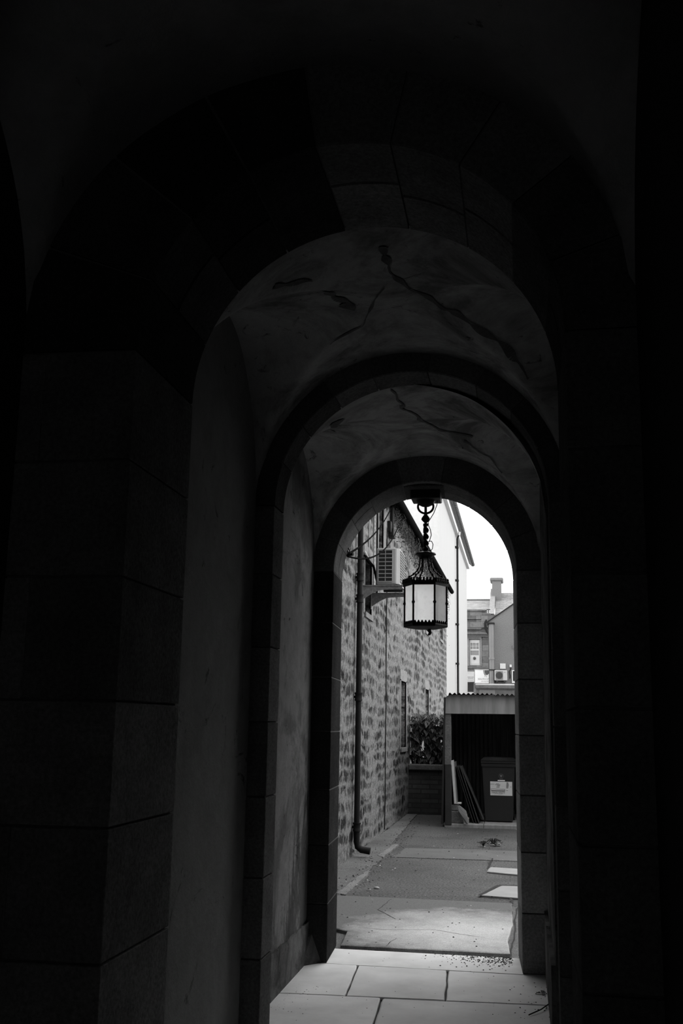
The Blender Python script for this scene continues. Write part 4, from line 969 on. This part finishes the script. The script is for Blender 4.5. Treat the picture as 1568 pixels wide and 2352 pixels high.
mb = MB(); n = 10; mb.prism([(-3.6, 4.75)] + [(-3.6 + .78 * t / n, 4.75 - .02 - .22 * (1 - t / n) ** 1.6) for t in range(n, -1, -1)], 'y', SY + .29, SY + .298); build('printed_curve', mb, M['white'], s2)
rnd = random.Random(2)
for (z, w, a) in ((4.43, .03, -3.1), (4.36, .03, -3.06), (4.25, .02, -3.12)):
    x = a; mb = MB()
    while x < -2.78: d = rnd.uniform(.03, .08); mb.box(x, x + d, SY + .294, SY + .299, z, z + w); x += d + .02
    build('small_print', mb, M['inkgrey'], s2)
shp = thing('shopfront', 'dark shop window with pale panel under the fascia sign', 'shop front', (-3, 64.8, 0))
mb = MB(); mb.box(-5, -2.68, 64.6, 64.7, 3.58, 4.12); build('glazing', mb, M['pane'], shp)
mb = MB(); mb.box(-5, -2.66, 64.55, 64.75, 0, 3.56); build('stall_panel', mb, M['signgrey'], shp)
mb = MB(); mb.box(-2.74, -2.60, 64.5, 64.7, 0, 4.2); mb.box(-5, -2.6, 64.5, 64.72, 4.80, 4.9); build('pilaster', mb, M['margin'], shp)
# yard wall in front of the grey house
yw = thing('yard_wall', 'rough stone yard wall with a pale metal cope behind the tin roof', 'wall', (0, 50, 0))
mb = MB(); mb.box(-2.0, 3, 50, 50.4, 0, 3.28); build('masonry', mb, M['ashlar'], yw)
mb = MB(); mb.box(-2.06, 3, 49.88, 50.46, 3.28, 3.44, bev=.03); build('cope', mb, M['copestone'], yw)
mb = MB(); mb.box(-2.04, 3, 49.9, 50.44, 3.44, 3.50, bev=.015); build('flashing', mb, M['white'], yw)

# ------------------------------------------------------------------ litter on the ground
rnd = random.Random(21)
mb = MB()
def bit(x, y, z, s, mi=0):
    n = rnd.randint(4, 6); a0 = rnd.uniform(0, 6); st = rnd.uniform(.35, 1)
    pts = [(x + s * cos(a0 + 2 * pi * k / n) * rnd.uniform(.6, 1), y + s * st * 2 * sin(a0 + 2 * pi * k / n) * rnd.uniform(.6, 1)) for k in range(n)]
    h = s * rnd.uniform(.2, .6)
    mb.add([(px, py, z) for px, py in pts] + [(x, y, z + h)], [(k, (k + 1) % n, n) for k in range(n)], mi)
for k in range(260):
    y = 8.2 + 10 * rnd.random() ** 1.3; x = rnd.uniform(-1.9, .1); bit(x, y, .0125 if y < 10.2 and x < -.15 else -.016, rnd.uniform(.003, .008) * (1 + y / 14), 1 if rnd.random() < .12 else 0)
for k in range(150): bit(rnd.gauss(-1.72, .1), rnd.uniform(10.3, 14), -.012, rnd.uniform(.006, .018), 1 if rnd.random() < .1 else 0)
for k in range(60): bit(rnd.uniform(-1.4, .1), rnd.uniform(6.0, 8), .001, rnd.uniform(.002, .006))
for k in range(330):
    bit(min(-.04, -.08 - abs(rnd.gauss(0, .22))), 7.99 - abs(rnd.gauss(0, .16)), .001, rnd.uniform(.003, .009))
for k in range(70): bit(rnd.gauss(-1.35, .12), rnd.uniform(6.2, 6.9), .001, rnd.uniform(.002, .006))
for k in range(40): bit(.15 - abs(rnd.gauss(0, .12)), rnd.uniform(6.4, 7.3), .001, rnd.uniform(.003, .008))
for k in range(120): bit(rnd.gauss(-1.75, .12), rnd.uniform(14, 19), -.014, rnd.uniform(.006, .02))
build('grit', mb, [M['debris'], M['pale']], kind='stuff', label='scattered grit, crumbs of soil and dead leaves on the ground', category='debris')
mb = MB(); mb.lathe([(.012, -.002), (.026, .0), (.03, .008), (.02, .018), (.006, .022)], (-1.455, 11.07, -.03), 10); build('pebble', mb, M['pale'], smooth=180, label='pale rounded pebble on the dark asphalt', category='stone')
mb = MB(); mb.tube([(.02, 6.47, .006), (.09, 6.58, .012), (.15, 6.72, .02)], .0035, 6); build('twig', mb, M['debris'], label='dark thin twig lying by the right wall of the passage', category='twig')
def scrap(name, label, x, y, z, s, mat, cat, seed):
    rnd = random.Random(seed); mb = MB(); n = 7
    for q in range(4):
        a = rnd.uniform(0, 6.3); c, d = cos(a), sin(a)
        mb.add([(x, y, z), (x + s * c, y + s * d * 1.4, z + s * rnd.uniform(.05, .4)), (x + s * 1.3 * cos(a + .5), y + s * 1.6 * sin(a + .5), z + s * rnd.uniform(0, .2)), (x + s * .8 * cos(a + 1), y + s * sin(a + 1), z + s * rnd.uniform(.2, .6))], [(0, 1, 2, 3)])
    return build(name, mb, mat, label=label, category=cat)
scrap('dry_leaf', 'curled pale dry leaf against the right passage wall', .10, 7.0, .003, .03, M['paper'], 'leaf', 1)
scrap('dry_leaf', 'pale dry leaf caught in the weed on the far asphalt', -.36, 15.35, -.015, .07, M['pale'], 'leaf', 2)
def weed(label, x, y, h, seed):
    rnd = random.Random(seed); mb = MB()
    for k in range(26):
        a = rnd.uniform(0, 6.3); r = rnd.uniform(.3, 1) * h
        mb.tube([(x, y, -.02), (x + r * .4 * cos(a), y + r * .4 * sin(a), h * rnd.uniform(.2, .5)), (x + r * cos(a), y + r * sin(a) * 1.3, h * rnd.uniform(.02, .4))], .0035, 4)
    build('weed', mb, M['debris'], label=label, category='weed', group='dead weeds in the asphalt')
weed('dead weed tuft with a pale leaf in a crack of the asphalt', -.40, 15.33, .15, 4)
weed('smaller dead weed tuft left of the one with the pale leaf', -.53, 15.18, .10, 5)
# cracks in the ground
mb = MB()
def crack(pts, w, z):
    P = [Vector((*p, z)) for p in pts]; Q = []
    for i in range(len(P) - 1):
        for k in range(8):
            p = P[i].lerp(P[i + 1], k / 8); Q.append(p + Vector((.02 * noise.noise(p * 5), .03 * noise.noise(p * 5 + Vector((9, 0, 0))), 0)))
    Q.append(P[-1])
    for i in range(len(Q) - 1):
        d = (Q[i + 1] - Q[i]).normalized(); n = Vector((-d.y, d.x, 0)) * w * (.5 + abs(noise.noise(Q[i] * 7)))
        n2 = Vector((-d.y, d.x, 0)) * w * (.5 + abs(noise.noise(Q[i + 1] * 7)))
        mb.quad(Q[i] - n, Q[i + 1] - n2, Q[i + 1] + n2, Q[i] + n)
crack([(-.42, 10.80), (-.24, 11.54), (1, 11.54)], .03, -.010); crack([(-.42, 10.80), (1, 10.5)], .012, -.010)
crack([(-2, 10.36), (-.8, 10.31), (1, 10.28)], .010, -.012); crack([(-1.3, 14.68), (1, 15.0)], .02, -.012); crack([(-.36, 15.2), (-.38, 16.2)], .012, -.012); crack([(-.40, 12.9), (-.37, 13.8)], .012, -.012)
crack([(-.10, 8.1), (-.08, 8.6), (-.07, 9.3), (-.05, 10.2)], .008, -.010); crack([(-1.2, 10.2), (-1.25, 9.6), (-1.05, 9.2)], .004, .0135); crack([(-1.3, 8.75), (-1.1, 8.7), (-.7, 8.8), (-.3, 8.6)], .003, .0135); crack([(-1.0, 8.1), (-.95, 8.4)], .003, .0135); crack([(-.11, 10.3), (-.12, 10.7)], .015, -.011)
struct('trim_5', mb, M['debris'], 'dark cracks in the alley paving', loc=(0, 10, -.01))

# ------------------------------------------------------------------ sky, camera, render settings
w = bpy.data.worlds.new('World'); S.world = w; w.use_nodes = True
bg = w.node_tree.nodes['Background']; bg.inputs[0].default_value = (1, 1, 1, 1); bg.inputs[1].default_value = 3.4
cd = bpy.data.cameras.new('Camera'); cam = bpy.data.objects.new('Camera', cd); COL.objects.link(cam)
c = (784., 1176.); f = 2420.
fw = Vector((1195 - c[0], -(1668 - c[1]), f)).normalized()
up = Vector((990 - c[0], 10900 + c[1], f)); up = (up - fw * up.dot(fw)).normalized(); rt = -up.cross(fw)
if rt.x < 0: rt = -rt
X = Vector((rt.x, fw.x, up.x)); Y = Vector((rt.y, fw.y, up.y)); Z = -Vector((rt.z, fw.z, up.z))
mw = Matrix((X, Y, Z)).transposed().to_4x4(); mw.translation = (0, 0, 1.6); cam.matrix_world = mw
cd.sensor_fit = 'VERTICAL'; cd.sensor_height = 36; cd.lens = 36 * f / 2352; cd.clip_start = .05; cd.clip_end = 300
S.camera = cam
S.view_settings.view_transform = 'Standard'; S.view_settings.look = 'None'; S.view_settings.exposure = 0; S.view_settings.gamma = 1
S.view_settings.use_curve_mapping = False
S.cycles.max_bounces = 16; S.cycles.diffuse_bounces = 10; S.cycles.transparent_max_bounces = 16
S.cycles.use_denoising = True
